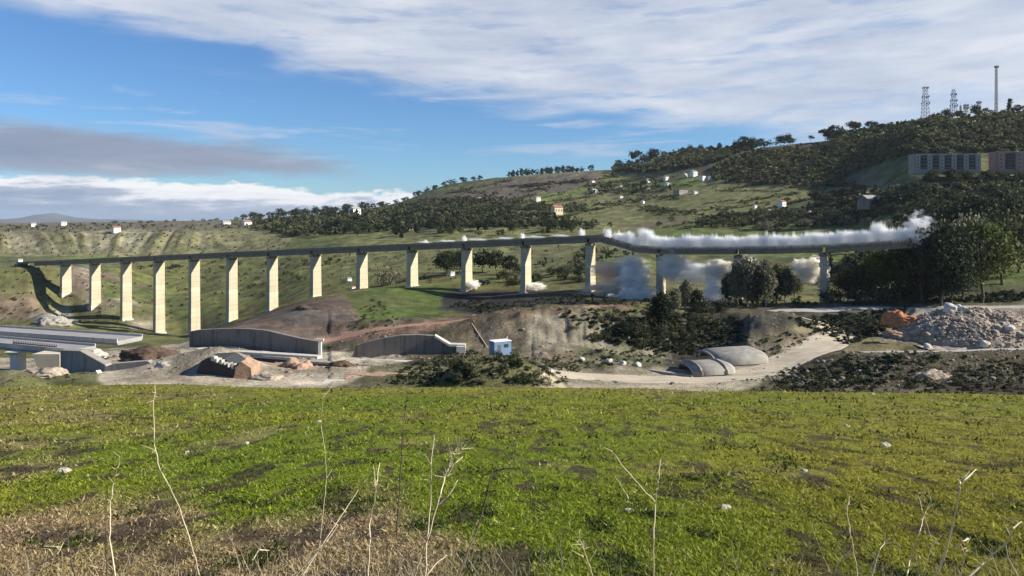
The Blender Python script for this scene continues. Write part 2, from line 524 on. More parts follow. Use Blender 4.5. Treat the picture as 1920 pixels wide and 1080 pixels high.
bump(905, 150, 130, .10, 88)          # scrub mound just below the meadow
bump(1010, 155, 70, .10, 28)
bump(20, 150, 105, .10, 66)           # grassy shoulder at the left
bump(95, 560, 34, .05, 22)            # old footing mound
bump(560, 345, 60, .06, 8)
bump(940, 214, 70, .05, 26)
bump(412, 205, 84, .030, 46)
bump(300, 206, 60, .03, 16)
bump(640, 205, 60, .03, 8)
bump(1300, 262, 105, .085, -26)       # pit
bump(1480, 290, 80, .07, 6)          # lip of the pit
bump(1640, 300, 45, .05, 8)
def sstep(v, a, b):
    t = np.clip((v - a) / (b - a), 0, 1)
    return t * t * (3 - 2 * t)


wob_ = 30 * (fbm(XX / 60, LL * 14, 15, 3) - .5)
YP -= 15 * sstep(XX + wob_, 1392, 1408) * (1 - sstep(XX, 1410, 1600)) * sstep(LL, math.log(256), math.log(263)) * (1 - sstep(LL, math.log(292), math.log(304)))
YP -= 24 * sstep(XX + wob_, 1688, 1712) * (1 - sstep(XX, 1720, 1900)) * sstep(LL, math.log(262), math.log(270)) * (1 - sstep(LL, math.log(305), math.log(318)))
# eroded banks and cliffs
rid = 1 - np.abs(2 * fbm(XX / 26 + LL * 2.0, LL * 3, 5, 3) - 1)
YP += 13 * (rid - .55) * np.exp(-((LL - math.log(270)) / .055) ** 2) * np.clip((XX - 985) / 40, 0, 1) * np.clip((1290 - XX) / 60, 0, 1)
rid2 = 1 - np.abs(2 * fbm(XX / 30 + (LL - 7) * 9 * np.sin(XX / 60), LL * 2, 9, 4) - 1)
YP += 11 * (rid2 - .6) * np.exp(-((LL - math.log(1070)) / .075) ** 2) * np.clip((480 - XX) / 120, 0, 1)
ROADS = [[(1000, 206), (1100, 207), (1200, 205), (1300, 206), (1380, 209), (1440, 219), (1500, 238), (1552, 258), (1568, 274), (1545, 292), (1505, 304), (1455, 312)],
         [(1440, 327), (1950, 331)], [(560, 300), (740, 306), (840, 306), (930, 316), (1020, 328), (1190, 345)], [(1610, 232), (1760, 233), (1960, 242)]]
rdist = np.full(YY.shape, 1e9)
for pl in ROADS:
    q_ = [((x - CX) / F * y, y) for x, y in pl]
    for (ax, ay), (bx_, by_) in zip(q_, q_[1:]):
        dx_, dy_ = bx_ - ax, by_ - ay
        t_ = np.clip(((WX - ax) * dx_ + (YY - ay) * dy_) / (dx_ * dx_ + dy_ * dy_), 0, 1)
        rdist = np.minimum(rdist, np.hypot(WX - ax - t_ * dx_, YY - ay - t_ * dy_))
free = np.clip((rdist - 7) / 9, 0, 1) * sstep(YY, 176, 200) * (1 - sstep(YY, 330, 380))
free *= np.where(XX < 620, .55, np.where((XX > 1000) & (XX < 1520), 1.5, 1.15))
rough = fbm(WX / 13, YY / 8, 171, 4, .55)
YP -= free * (5.5 * (1 - np.abs(2 * rough - 1)) - 2.2) * 1.9 + free * 5 * (fbm(WX / 30, YY / 18, 175, 3) - .5)
# general roughness, in metres
Z = -(YP - HY) / F * YY
amp = np.interp(YY, [90, 250, 400, 700, 1200, 3000, 9000], [.3, .5, 1.8, 3.4, 6.0, 3.0, 6.0])
Z += amp * (fbm(WX / 90, YY / 90, 21, 4) - .5) * 1.6
Z += np.interp(YY, [90, 300, 450, 1200, 9000], [.7, .7, 1.7, 2.6, 1.0]) * (fbm(WX / 14, YY / 14, 31, 4, .6) - .5)
YP = HY - Z / YY * F


def gsample(A, x, Y):
    i = np.clip(np.interp(x, GX, np.arange(len(GX))), 0, len(GX) - 1.001)
    j = np.clip(np.interp(np.log(Y), LG, np.arange(len(GY))), 0, len(GY) - 1.001)
    a, b = i.astype(int) if hasattr(i, 'astype') else int(i), j.astype(int) if hasattr(j, 'astype') else int(j)
    fi, fj = i - a, j - b
    return (A[a, b] * (1 - fi) + A[a + 1, b] * fi) * (1 - fj) + (A[a, b + 1] * (1 - fi) + A[a + 1, b + 1] * fi) * fj


def ground(X, Y):
    """Height of the terrain at a world point."""
    x = CX + F * X / Y
    return gsample(Z, np.asarray(x, float), np.asarray(Y, float))


def hit(x, y, Ymin=175.0):
    """First world point of the terrain seen at picture point (x, y)."""
    ys = gsample(YP, np.full(len(GY), float(x)), GY)
    ok = np.where((ys <= y) & (GY >= Ymin))[0]
    if not len(ok):
        j = int(np.argmin(np.where(GY >= Ymin, ys, 1e9)))
        Yh = GY[j]
    else:
        j = ok[0]
        if j > 0 and ys[j - 1] > y:
            t = (ys[j - 1] - y) / (ys[j - 1] - ys[j])
            Yh = GY[j - 1] + t * (GY[j] - GY[j - 1])
        else:
            Yh = GY[j]
    X = (x - CX) / F * Yh
    return Vector((X, Yh, float(ground(X, Yh))))


def at(x, y, Y):
    return Vector(((x - CX) / F * Y, Y, -(y - HY) / F * Y))


def on(x, Y, dz=0.0):
    X = (x - CX) / F * Y
    return Vector((X, Y, float(ground(X, Y)) + dz))


# ---- land cover colours
def inpoly(px, py, poly):
    r = np.zeros(px.shape, bool)
    n = len(poly)
    for i in range(n):
        x1, y1 = poly[i]; x2, y2 = poly[(i + 1) % n]
        if y1 == y2: continue
        c = ((y1 > py) != (y2 > py)) & (px < (x2 - x1) * (py - y1) / (y2 - y1) + x1)
        r ^= c
    return r


GREEN = (.125, .150, .030); OLIVE = (.135, .135, .050); DRYG = (.165, .145, .075); SCRUB = (.055, .060, .028)
BROWN = (.115, .085, .060); EARTH = (.20, .155, .10); RED = (.26, .150, .105); PALE = (.44, .38, .29); GREY = (.26, .25, .235)
CLAY = (.30, .26, .185); DARK = (.045, .045, .038)
fields = [(.100, .122, .042), (.130, .130, .060), (.075, .085, .040), (.145, .115, .078), (.125, .160, .045), (.095, .105, .050), (.165, .170, .068)]
cov = np.empty(YY.shape + (3,))
cov[:] = OLIVE
# patchwork of fields
fp = np.random.default_rng(3)
pts = np.stack([fp.uniform(-2500, 2200, 900), fp.uniform(480, 3600, 900)], 1)
wxw = WX + 40 * (fbm(WX / 60, YY / 60, 41, 3) - .5)
wyw = YY + 60 * (fbm(WX / 60, YY / 60, 51, 3) - .5)
best = np.full(YY.shape, 1e18); bi = np.zeros(YY.shape, int)
for n, (a, b) in enumerate(pts):
    d2 = (wxw - a) ** 2 + ((wyw - b) * .8) ** 2
    mk = d2 < best
    best[mk] = d2[mk]; bi[mk] = n
fcol = np.array(fields)[fp.integers(0, len(fields), 900)]
far = YY > 560
cov[far] = fcol[bi[far]]
near = YY < 345
soil = np.array([(.060, .047, .034), (.075, .075, .032), (.105, .085, .058), (.060, .062, .030), (.17, .138, .098), (.24, .20, .148)])
sn = np.clip((fbm(WX / 17, YY / 7, 181, 5, .58) - .27) / .46, 0, .999) * 5
si = sn.astype(int); sf = np.clip((sn - si - .3) / .4, 0, 1)[..., None]
soilc = soil[si] * (1 - sf) + soil[np.minimum(si + 1, 5)] * sf
cov[near] = soilc[near]
NX = XX + 26 * (fbm(XX / 30, LL * 26, 61, 4) - .5)
NY_ = YP + 12 * (fbm(XX / 30, LL * 26, 71, 4) - .5)
COVER = [
    # valley floor and left bank
    (430, 700, [(-400, 495), (110, 495), (180, 560), (300, 560), (360, 640), (-400, 640)], (.150, .150, .060)),
    (430, 700, [(-400, 560), (60, 555), (90, 600), (-400, 610)], (.22, .165, .11)),
    (500, 760, [(120, 500), (175, 500), (172, 560), (130, 545)], (.22, .175, .135)),
    (420, 700, [(140, 562), (250, 558), (260, 572), (160, 580)], CLAY),
    (420, 700, [(60, 590), (125, 580), (150, 608), (70, 610)], (.42, .38, .29)),
    (420, 700, [(235, 596), (300, 600), (310, 615), (240, 620)], CLAY),
    (560, 1100, [(200, 495), (640, 470), (640, 530), (520, 590), (420, 600), (340, 560), (220, 520)], (.145, .150, .052)),
    (560, 1100, [(640, 440), (960, 440), (960, 530), (640, 530)], (.150, .155, .062)),
    (780, 1300, [(-400, 430), (400, 430), (560, 430), (520, 478), (-400, 482)], (.175, .170, .085)),
    (1120, 9500, [(-400, 410), (420, 405), (420, 434), (-400, 436)], (.135, .120, .085)),
    # site
    (100, 345, [(-400, 640), (360, 634), (600, 655), (770, 668), (700, 700), (640, 722), (600, 735), (-400, 735)], (.48, .41, .31)),
    (100, 250, [(-400, 676), (120, 682), (180, 700), (200, 740), (-400, 740)], (.12, .13, .04)),
    (280, 470, [(350, 625), (440, 600), (560, 566), (640, 552), (680, 565), (660, 612), (600, 640), (440, 640)], (.13, .095, .072)),
    (320, 470, [(520, 588), (600, 566), (650, 575), (660, 602), (540, 612)], (.105, .090, .075)),
    (330, 560, [(650, 560), (700, 540), (830, 535), (890, 560), (880, 582), (770, 600), (700, 606)], (.085, .120, .030)),
    (330, 470, [(840, 545), (1180, 545), (1180, 572), (900, 588), (820, 584)], (.038, .036, .035)),  # shadow under the viaduct put into the ground colour
    (270, 360, [(560, 640), (700, 612), (860, 596), (1180, 566), (1190, 580), (960, 598), (860, 606), (760, 640)], RED),
    (235, 300, [(830, 600), (1000, 588), (985, 640), (940, 670), (860, 665)], (.185, .145, .092)),
    (235, 300, [(1000, 585), (1130, 580), (1130, 640), (1100, 665), (960, 670), (1010, 610)], (.27, .235, .165)),
    (235, 330, [(1090, 578), (1240, 575), (1240, 630), (1130, 640)], (.12, .115, .05)),
    (205, 360, [(1130, 600), (1300, 590), (1480, 585), (1500, 600), (1400, 640), (1280, 690), (1110, 670)], (.034, .034, .034)),  # pit shadow put into the ground colour
    (215, 300, [(1080, 640), (1260, 640), (1240, 685), (1080, 680)], (.12, .125, .065)),
    (200, 320, [(1390, 630), (1520, 612), (1540, 640), (1420, 690), (1380, 690)], (.23, .19, .12)),
    (180, 260, [(940, 660), (1090, 660), (1070, 690), (1100, 720), (940, 725)], (.20, .155, .105)),
    (100, 215, [(690, 655), (1060, 655), (1060, 730), (690, 730)], (.105, .105, .045)),
    (100, 230, [(1010, 690), (1330, 690), (1480, 680), (1440, 745), (1010, 730)], (.42, .36, .26)),
    # right side
    (255, 345, [(1470, 572), (1600, 580), (1740, 580), (1700, 620), (1590, 650), (1500, 600)], (.032, .036, .030)),  # near-black colour stands in for shade on this bank
    (225, 300, [(1580, 650), (1660, 610), (1720, 590), (1720, 640), (1680, 660), (1580, 665)], (.30, .255, .135)),
    (160, 235, [(1380, 740), (1460, 690), (1620, 660), (1700, 672), (2400, 660), (2400, 780), (1380, 760)], (.062, .050, .036)),
    (190, 232, [(1460, 690), (1620, 655), (1700, 668), (1640, 720), (1420, 742)], (.060, .060, .040)),
    (225, 340, [(1640, 640), (2400, 640), (2400, 575), (1720, 575)], (.30, .265, .225)),
    (335, 470, [(1540, 570), (2400, 570), (2400, 520), (1800, 530), (1700, 545), (1540, 550)], (.070, .075, .040)),
    (352, 460, [(1790, 535), (2400, 510), (2400, 495), (1850, 505), (1740, 530)], (.085, .115, .030)),
    (345, 640, [(1100, 560), (1540, 560), (1540, 500), (1100, 500)], (.125, .125, .055)),
    (480, 640, [(1120, 505), (1230, 505), (1230, 480), (1120, 478)], (.110, .140, .035)),
    (560, 900, [(1560, 425), (1720, 425), (1720, 400), (1560, 398)], (.155, .170, .050)),
    (560, 1100, [(1420, 353), (1560, 349), (1720, 343), (1720, 353), (1560, 362), (1420, 364)], (.165, .175, .085)),
    (560, 1000, [(1640, 346), (1930, 334), (1930, 341), (1640, 352)], (.20, .17, .13)),
    # hillside
    (800, 1700, [(1000, 395), (1120, 355), (1260, 355), (1400, 350), (1560, 350), (1560, 372), (1380, 400), (1200, 418), (1060, 420)], (.155, .155, .065)),
    (900, 2200, [(870, 360), (960, 335), (1120, 322), (1120, 350), (960, 372), (860, 380)], (.120, .100, .080)),
    (900, 2400, [(700, 400), (860, 350), (920, 335), (940, 350), (820, 380), (720, 410)], (.115, .105, .062)),
    (900, 1800, [(1280, 320), (1420, 270), (1620, 250), (1600, 300), (1460, 335), (1320, 335)], (.105, .095, .060)),
]
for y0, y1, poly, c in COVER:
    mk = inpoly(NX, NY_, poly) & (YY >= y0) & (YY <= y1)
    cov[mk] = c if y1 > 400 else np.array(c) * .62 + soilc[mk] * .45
for _ in range(2):                       # soften the borders a little
    c2 = cov.copy()
    c2[1:-1, 1:-1] = (cov[1:-1, 1:-1] * 2 + cov[:-2, 1:-1] + cov[2:, 1:-1] + cov[1:-1, :-2] + cov[1:-1, 2:]) / 6
    cov = c2
cov *= np.where(YY > 700, .98, np.where(YY > 345, .92, 1.0))[..., None]
# worn paths, bare seams in the eroded faces
cl = np.clip((rid2 - .72) * 4, 0, 1) * np.exp(-((LL - math.log(1075)) / .075) ** 2) * np.clip((470 - XX) / 100, 0, 1)
cov = cov * (1 - cl[..., None] * .75) + np.array((.36, .32, .22)) * cl[..., None] * .75
cl = np.clip((rid - .6) * 3, 0, 1) * np.exp(-((LL - math.log(268)) / .05) ** 2) * ((XX > 985) & (XX < 1260))
cov = cov * (1 - cl[..., None] * .6) + np.array((.34, .31, .23)) * cl[..., None] * .6
sp = fbm(WX / 9, YY / 9, 81, 4, .6)
cov *= np.clip(1 + (sp - .5) * 1.7, .4, 1.8)[..., None]
sp2 = fbm(WX / 34, YY / 22, 85, 4, .6)
tint = np.clip((sp2 - .48) * 3.5, 0, 1)[..., None] * np.where((YY > 360) & (YY < 1900), .34, 0)[..., None]
cov = cov * (1 - tint) + np.array((.125, .100, .062)) * tint

nx, ny = len(GX), len(GY)
idx = np.arange(nx * ny).reshape(nx, ny)
quads = np.stack([idx[:-1, :-1], idx[1:, :-1], idx[1:, 1:], idx[:-1, 1:]], -1).reshape(-1, 4)
m_terrain = mat_attr('terrain_earth', 'cover', ((.9, .30), (.14, .30), (.02, .18)), .6, .97, .8)
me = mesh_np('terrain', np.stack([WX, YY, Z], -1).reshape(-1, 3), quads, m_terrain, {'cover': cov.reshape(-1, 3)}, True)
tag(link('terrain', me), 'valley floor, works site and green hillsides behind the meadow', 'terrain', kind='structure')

# far blue mountain
mv, mf = MB(), None
prof = [(-260, 414), (-60, 411), (20, 410), (60, 406), (82, 401), (95, 399), (110, 402), (128, 406), (150, 409), (200, 411), (330, 414)]
px = np.linspace(-260, 330, 60)
py = pchip([p[0] for p in prof], [p[1] for p in prof], px)
rows = []
for j, (dY, s) in enumerate(((-1500, 0.0), (-900, .45), (-350, .85), (0, 1.0), (500, .8), (1500, 0.0))):
    row = []
    for x, y in zip(px, py):
        Y = 17000 + dY
        h = (420 - y) / F * 17000 * s * (1 + .10 * mnoise.noise(Vector((x * .05, j * 2.1, 0))))
        row.append(((x - CX) / F * 17000, Y, -(420 - HY) / F * 17000 + h))
    rows.append(row)
vv = np.array(rows).reshape(-1, 3)
ii = np.arange(len(vv)).reshape(6, 60)
fq = np.stack([ii[:-1, :-1], ii[:-1, 1:], ii[1:, 1:], ii[1:, :-1]], -1).reshape(-1, 4)
m_mount = mat_plain('far_mountain_rock', (.10, .11, .12), .95, .2, .001, 0)
tag(link('mountain', mesh_np('mountain', vv, fq, m_mount, None, True)), 'low blue mountain far away on the left horizon', 'mountain', kind='structure')


# ------------------------------------------------------------------ meadow in front
def meadow_z(X, Y):
    x = CX + F * X / Y
    e = np.interp(x, [-400, 700, 1000, 1400, 1900, 2300], [92, 90, 88, 62, 54, 52])
    z = -1.7 - .211 * Y
    over = np.clip(Y - e, 0, None)
    z = z - over * .08 - over ** 2 * .022
    z = z + .10 * (fbm(X / .8, Y / .8, 93, 3, .55) - .5) * np.clip(Y / 12, .3, 1) + .20 * (fbm(X / 3.2, Y / 3.2, 91, 4, .55) - .5) * np.clip(Y / 9, .35, 1) + .9 * (fbm(X / 22, Y / 22, 95, 3) - .5) * np.clip(Y / 60, 0, 1)
    return z


MXs = np.concatenate([np.linspace(-3400, -440, 70), np.linspace(-430, 2380, 560), np.linspace(2390, 5300, 70)])
MYs = np.concatenate([[1.0, 1.8], np.geomspace(2.6, 100, 520)])
mxx, myy = np.meshgrid(MXs, MYs, indexing='ij')
mwx = (mxx - CX) / F * myy
mz = meadow_z(mwx, myy)


def meadow_cover(X, Y):
    n = fbm(X / 1.7, Y / 4.2, 101, 4, .58)
    n2 = fbm(X / .30, Y / .95, 111, 4, .62)
    n3 = fbm(X / 9, Y / 14, 121, 3)
    g = np.array((.142, .188, .016)); yg = np.array((.250, .222, .034)); st = np.array((.265, .195, .108)); br = np.array((.060, .044, .030))
    x = CX + F * X / Y
    yl = np.clip(np.clip((x - 1050) / 700, 0, 1) * .55 + np.clip((500 - x) / 600, 0, 1) * .35 + np.clip((Y - 30) / 40, 0, 1) * .3 + .15 + (n3 - .5) * 1.4, 0, 1)
    c = g * (1 - yl[..., None]) + yg * yl[..., None]
    edge = np.interp(x, [-200, 250, 500, 900, 1050, 1400, 2000], [9.4, 9.2, 8.9, 8.4, 7.4, 7.0, 6.9])
    front = np.clip((edge - Y + (n - .5) * 7) / 2.2, 0, 1)
    left = np.clip((620 - x) / 520, 0, 1) * .46
    far_ = np.clip((Y - 38) / 25, 0, 1) * np.clip((x - 950) / 300, 0, 1) * np.clip((1750 - x) / 300, 0, 1) * .35
    dry = np.clip((n - .56) * 1.7 + front * .80 + left + far_ - .10, 0, 1)
    c = c * (1 - dry[..., None]) + st * dry[..., None]
    dirt = np.clip((n2 - .560) * 9 + (n - .5) * .9 + front * .55 + left * .4, 0, 1) * .85
    c = c * (1 - dirt[..., None]) + br * dirt[..., None]
    return c, dry, dirt


mc, _, _ = meadow_cover(mwx, myy)
idx = np.arange(mxx.size).reshape(mxx.shape)
mq = np.stack([idx[:-1, :-1], idx[1:, :-1], idx[1:, 1:], idx[:-1, 1:]], -1).reshape(-1, 4)
m_meadow = mat_attr('meadow_turf', 'cover', ((9.0, .42), (2.2, .30), (.5, .18)), .05, .97, 14.0)
me = mesh_np('meadow', np.stack([mwx, myy, mz], -1).reshape(-1, 3), mq, m_meadow, {'cover': (mc * .85).reshape(-1, 3)}, True)
tag(link('meadow', me), 'sloping green meadow in the foreground', 'meadow', kind='structure')


bx = [(-2600, -2600, -40), (2600, -2600, -40), (2600, 2, -2.6), (6, 2, -2.3), (-6, 2, -2.3), (-2600, 2, -2.6)]
me = mesh_np('ground', np.array(bx), [(0, 1, 2, 3, 4, 5)], mat_plain('field_behind', (.12, .13, .03), .97, .25, .3, .1))
tag(link('ground', me), 'green field continuing behind the viewpoint', 'field', kind='structure')


def grass_mesh():
    n = 84000
    # spread so that the picture is evenly covered: uniform in the row of the picture
    yp = rng.uniform(718, 1130, n) ** 1.0
    yp = np.where(rng.random(n) < .35, rng.uniform(900, 1150, n), yp)
    x = rng.uniform(-420, 2340, n)
    Y = np.clip(1.7 / np.clip((yp - HY) / F - .211, .0165, None), 3.4, 93)
    X = (x - CX) / F * Y
    e = np.interp(x, [-400, 700, 1000, 1400, 1900, 2300], [92, 90, 88, 62, 54, 52])
    k = Y < e + 1
    X, Y = X[k], Y[k]
    c, dry, dirt = meadow_cover(X, Y)
    k = rng.random(len(X)) > dirt * .9
    X, Y, c, dry = X[k], Y[k], c[k], dry[k]
    n = len(X)
    B = 6
    zz = meadow_z(X, Y)
    sz = np.clip(.018 + .0040 * Y, .03, .25) * rng.uniform(.6, 1.5, n)
    dk = (fbm(X / .33 + 40, Y / .8 + 9, 151, 3, .55) > .665) & (rng.random(n) < .8)      # coarse dark weeds in clumps
    c = np.where(dk[:, None], np.array((.030, .046, .010)), c); dry = np.where(dk, 0, dry)
    sz = np.where(dk, sz * 1.25, sz)
    base = np.stack([X, Y, zz], -1)[:, None, :] + np.concatenate([rng.normal(0, 1, (n, B, 2)) * (sz * 1.0)[:, None, None], np.zeros((n, B, 1)) - .01], -1)
    ang = rng.uniform(0, 2 * np.pi, (n, B))
    w = (sz[:, None] * rng.uniform(.12, .26, (n, B)))
    h = sz[:, None] * rng.uniform(.22, .72, (n, B))
    lean = rng.normal(0, .95, (n, B, 2)) * h[..., None]
    side = np.stack([np.cos(ang) * w, np.sin(ang) * w, np.zeros_like(w)], -1)
    tip = base + np.concatenate([lean, h[..., None]], -1)
    V = np.stack([base - side, base + side, tip], 2).reshape(-1, 3)
    f = np.arange(len(V)).reshape(-1, 3)
    cc = c[:, None, :] * rng.uniform(.7, 1.75, (n, B, 1))
    straw = rng.random((n, B)) < (.03 + .30 * dry[:, None])
    cc = np.where(straw[..., None], np.array((.46, .36, .20)) * rng.uniform(.35, 1.3, (n, B, 1)), cc)
    cc = np.repeat(cc.reshape(-1, 3), 3, axis=0)
    m, k_, b = mat_new('grass_blade')
    a = k_.new('ShaderNodeVertexColor', layer_name='cover')
    k_.L.new(a.outputs[0], b.inputs['Base Color'])
    b.inputs['Roughness'].default_value = .75
    b.inputs['Specular IOR Level'].default_value = .12
    tr = k_.new('ShaderNodeBsdfTranslucent'); k_.L.new(a.outputs[0], tr.inputs[0])
    mx = k_.new('ShaderNodeMixShader'); mx.inputs[0].default_value = .3
    k_.L.new(b.outputs[0], mx.inputs[1]); k_.L.new(tr.outputs[0], mx.inputs[2])
    k_.L.new(mx.outputs[0], k_.N['Material Output'].inputs[0])
    return mesh_np('grass', V, f, m, {'cover': cc})


tag(link('grass', grass_mesh()), 'short green and straw coloured grass covering the meadow', 'grass', kind='stuff')


def rock_mesh(name, r, seed, mat, flat=.65, sub=2):
    bm = bmesh.new()
    bmesh.ops.create_icosphere(bm, subdivisions=sub, radius=1.0)
    o = Vector((seed * 3.7, seed * 1.3, seed * .7))
    for v in bm.verts:
        n = mnoise.noise(v.co * 1.1 + o) * .55 + mnoise.noise(v.co * 2.6 + o) * .22
        v.co = v.co * (1 + n)
        v.co.z *= flat
        v.co *= r
    me = bpy.data.meshes.new(name); bm.to_mesh(me); bm.free()
    me.materials.append(mat)
    return me


STONES = [  # picture x, row, size px, label
    (118, 888, 26, 'large pale stone lying in the grass at the far left of the meadow'),
    (1180, 962, 16, 'cream flat stone in the grass right of the forked dry stalk'),
    (1360, 960, 24, 'pale yellow flat stone in the lower right meadow, longest of the stones'),
    (1383, 890, 12, 'small pale stone above a dark tuft in the right meadow'),
    (1508, 886, 13, 'small pale stone right of centre in the right meadow grass'),
    (1588, 806, 12, 'bright white stone in the upper right meadow'),
    (1660, 838, 18, 'thin tan stone in the upper right meadow, below the bright white one'),
    (1636, 744, 8, 'white stone at the far meadow edge below the dark scrub bank'),
    (462, 831, 10, 'pale stone in the green left half of the meadow, nearest the tall bent stalk'),
    (350, 850, 9, 'yellowish stone in the left meadow right of the pale upright stalk'),
    (598, 798, 10, 'whitish stone in mid meadow just behind a thin stalk'),
    (76, 763, 9, 'small pale stone near the far meadow edge at the left'),
]
for i, (x, y, s, lab) in enumerate(STONES):
    Y = 1.7 / ((y - HY) / F - .211)
    X = (x - CX) / F * Y
    r = s / F * Y / 2
    o = link('stone', rock_mesh('stone', r, i + 1, M['stone_dark'], .5), None, (X, Y, float(meadow_z(np.array(X), np.array(Y))) + r * .2), i)
    tag(o, lab, 'stone', 'loose stones in the meadow')


# ------------------------------------------------------------------ dry stalks in the foreground
def stalk(polys, Y, label, dark=False, r=.0048, tufts=0, name='dry_stalk'):
    """polys: picture polylines, tip first; the first one is the main stem and runs down to the ground."""
    main = [at(x, y, Y + .12 * math.sin(i * 1.7 + x)) for i, (x, y) in enumerate(polys[0])]
    last, prev = main[-1], main[-2]
    d = (last - prev); d.z = min(d.z, -.02)
    g = float(meadow_z(np.array(last.x), np.array(last.y))) - .03
    if last.z > g:
        t = (last.z - g) / -d.normalized().z if d.normalized().z < -.3 else 0
        foot = last + d.normalized() * t if t else Vector((last.x, last.y, g))
        foot.z = g
        main.append(foot)
    root = main[-1].copy()
    mat = M['straw_dark'] if dark else M['straw']
    t = thing('dry_stalk', root, label, 'dry stalk', 'dry weed stalks along the bottom of the meadow')
    def smooth(pts):
        out = []
        for i in range(len(pts) - 1):
            a, b = pts[i], pts[i + 1]
            for q in range(4):
                j = Vector((mnoise.noise(a * 9 + Vector((q, 0, 0))), 0, 0)) * .010
                out.append(a.lerp(b, q / 4) + (j if q else Vector()))
        return out + [pts[-1]]
    sm = smooth(main)
    stem_mb = MB().tube([p - root for p in sm], r * .40, r, 6)
    for p in polys[1:]:
        pts = [at(x, y, Y + .10 * math.sin(i * 1.3 + x)) - root for i, (x, y) in enumerate(p)]
        MB().tube(smooth(pts), r * .35, r * .75, 5).build('branch', mat, t, True)
    if tufts:
        q = stem_mb
        for i in range(tufts):
            s = sm[random.randrange(0, max(2, len(sm) // 3))] - root
            dv = Vector((random.uniform(-1, 1), random.uniform(-1, 1), random.uniform(-.2, 1))).normalized() * random.uniform(.03, .10)
            q.tube([s + dv, s], .0010, .0018, 4)
    stem_mb.build('stem', mat, t)
    return t


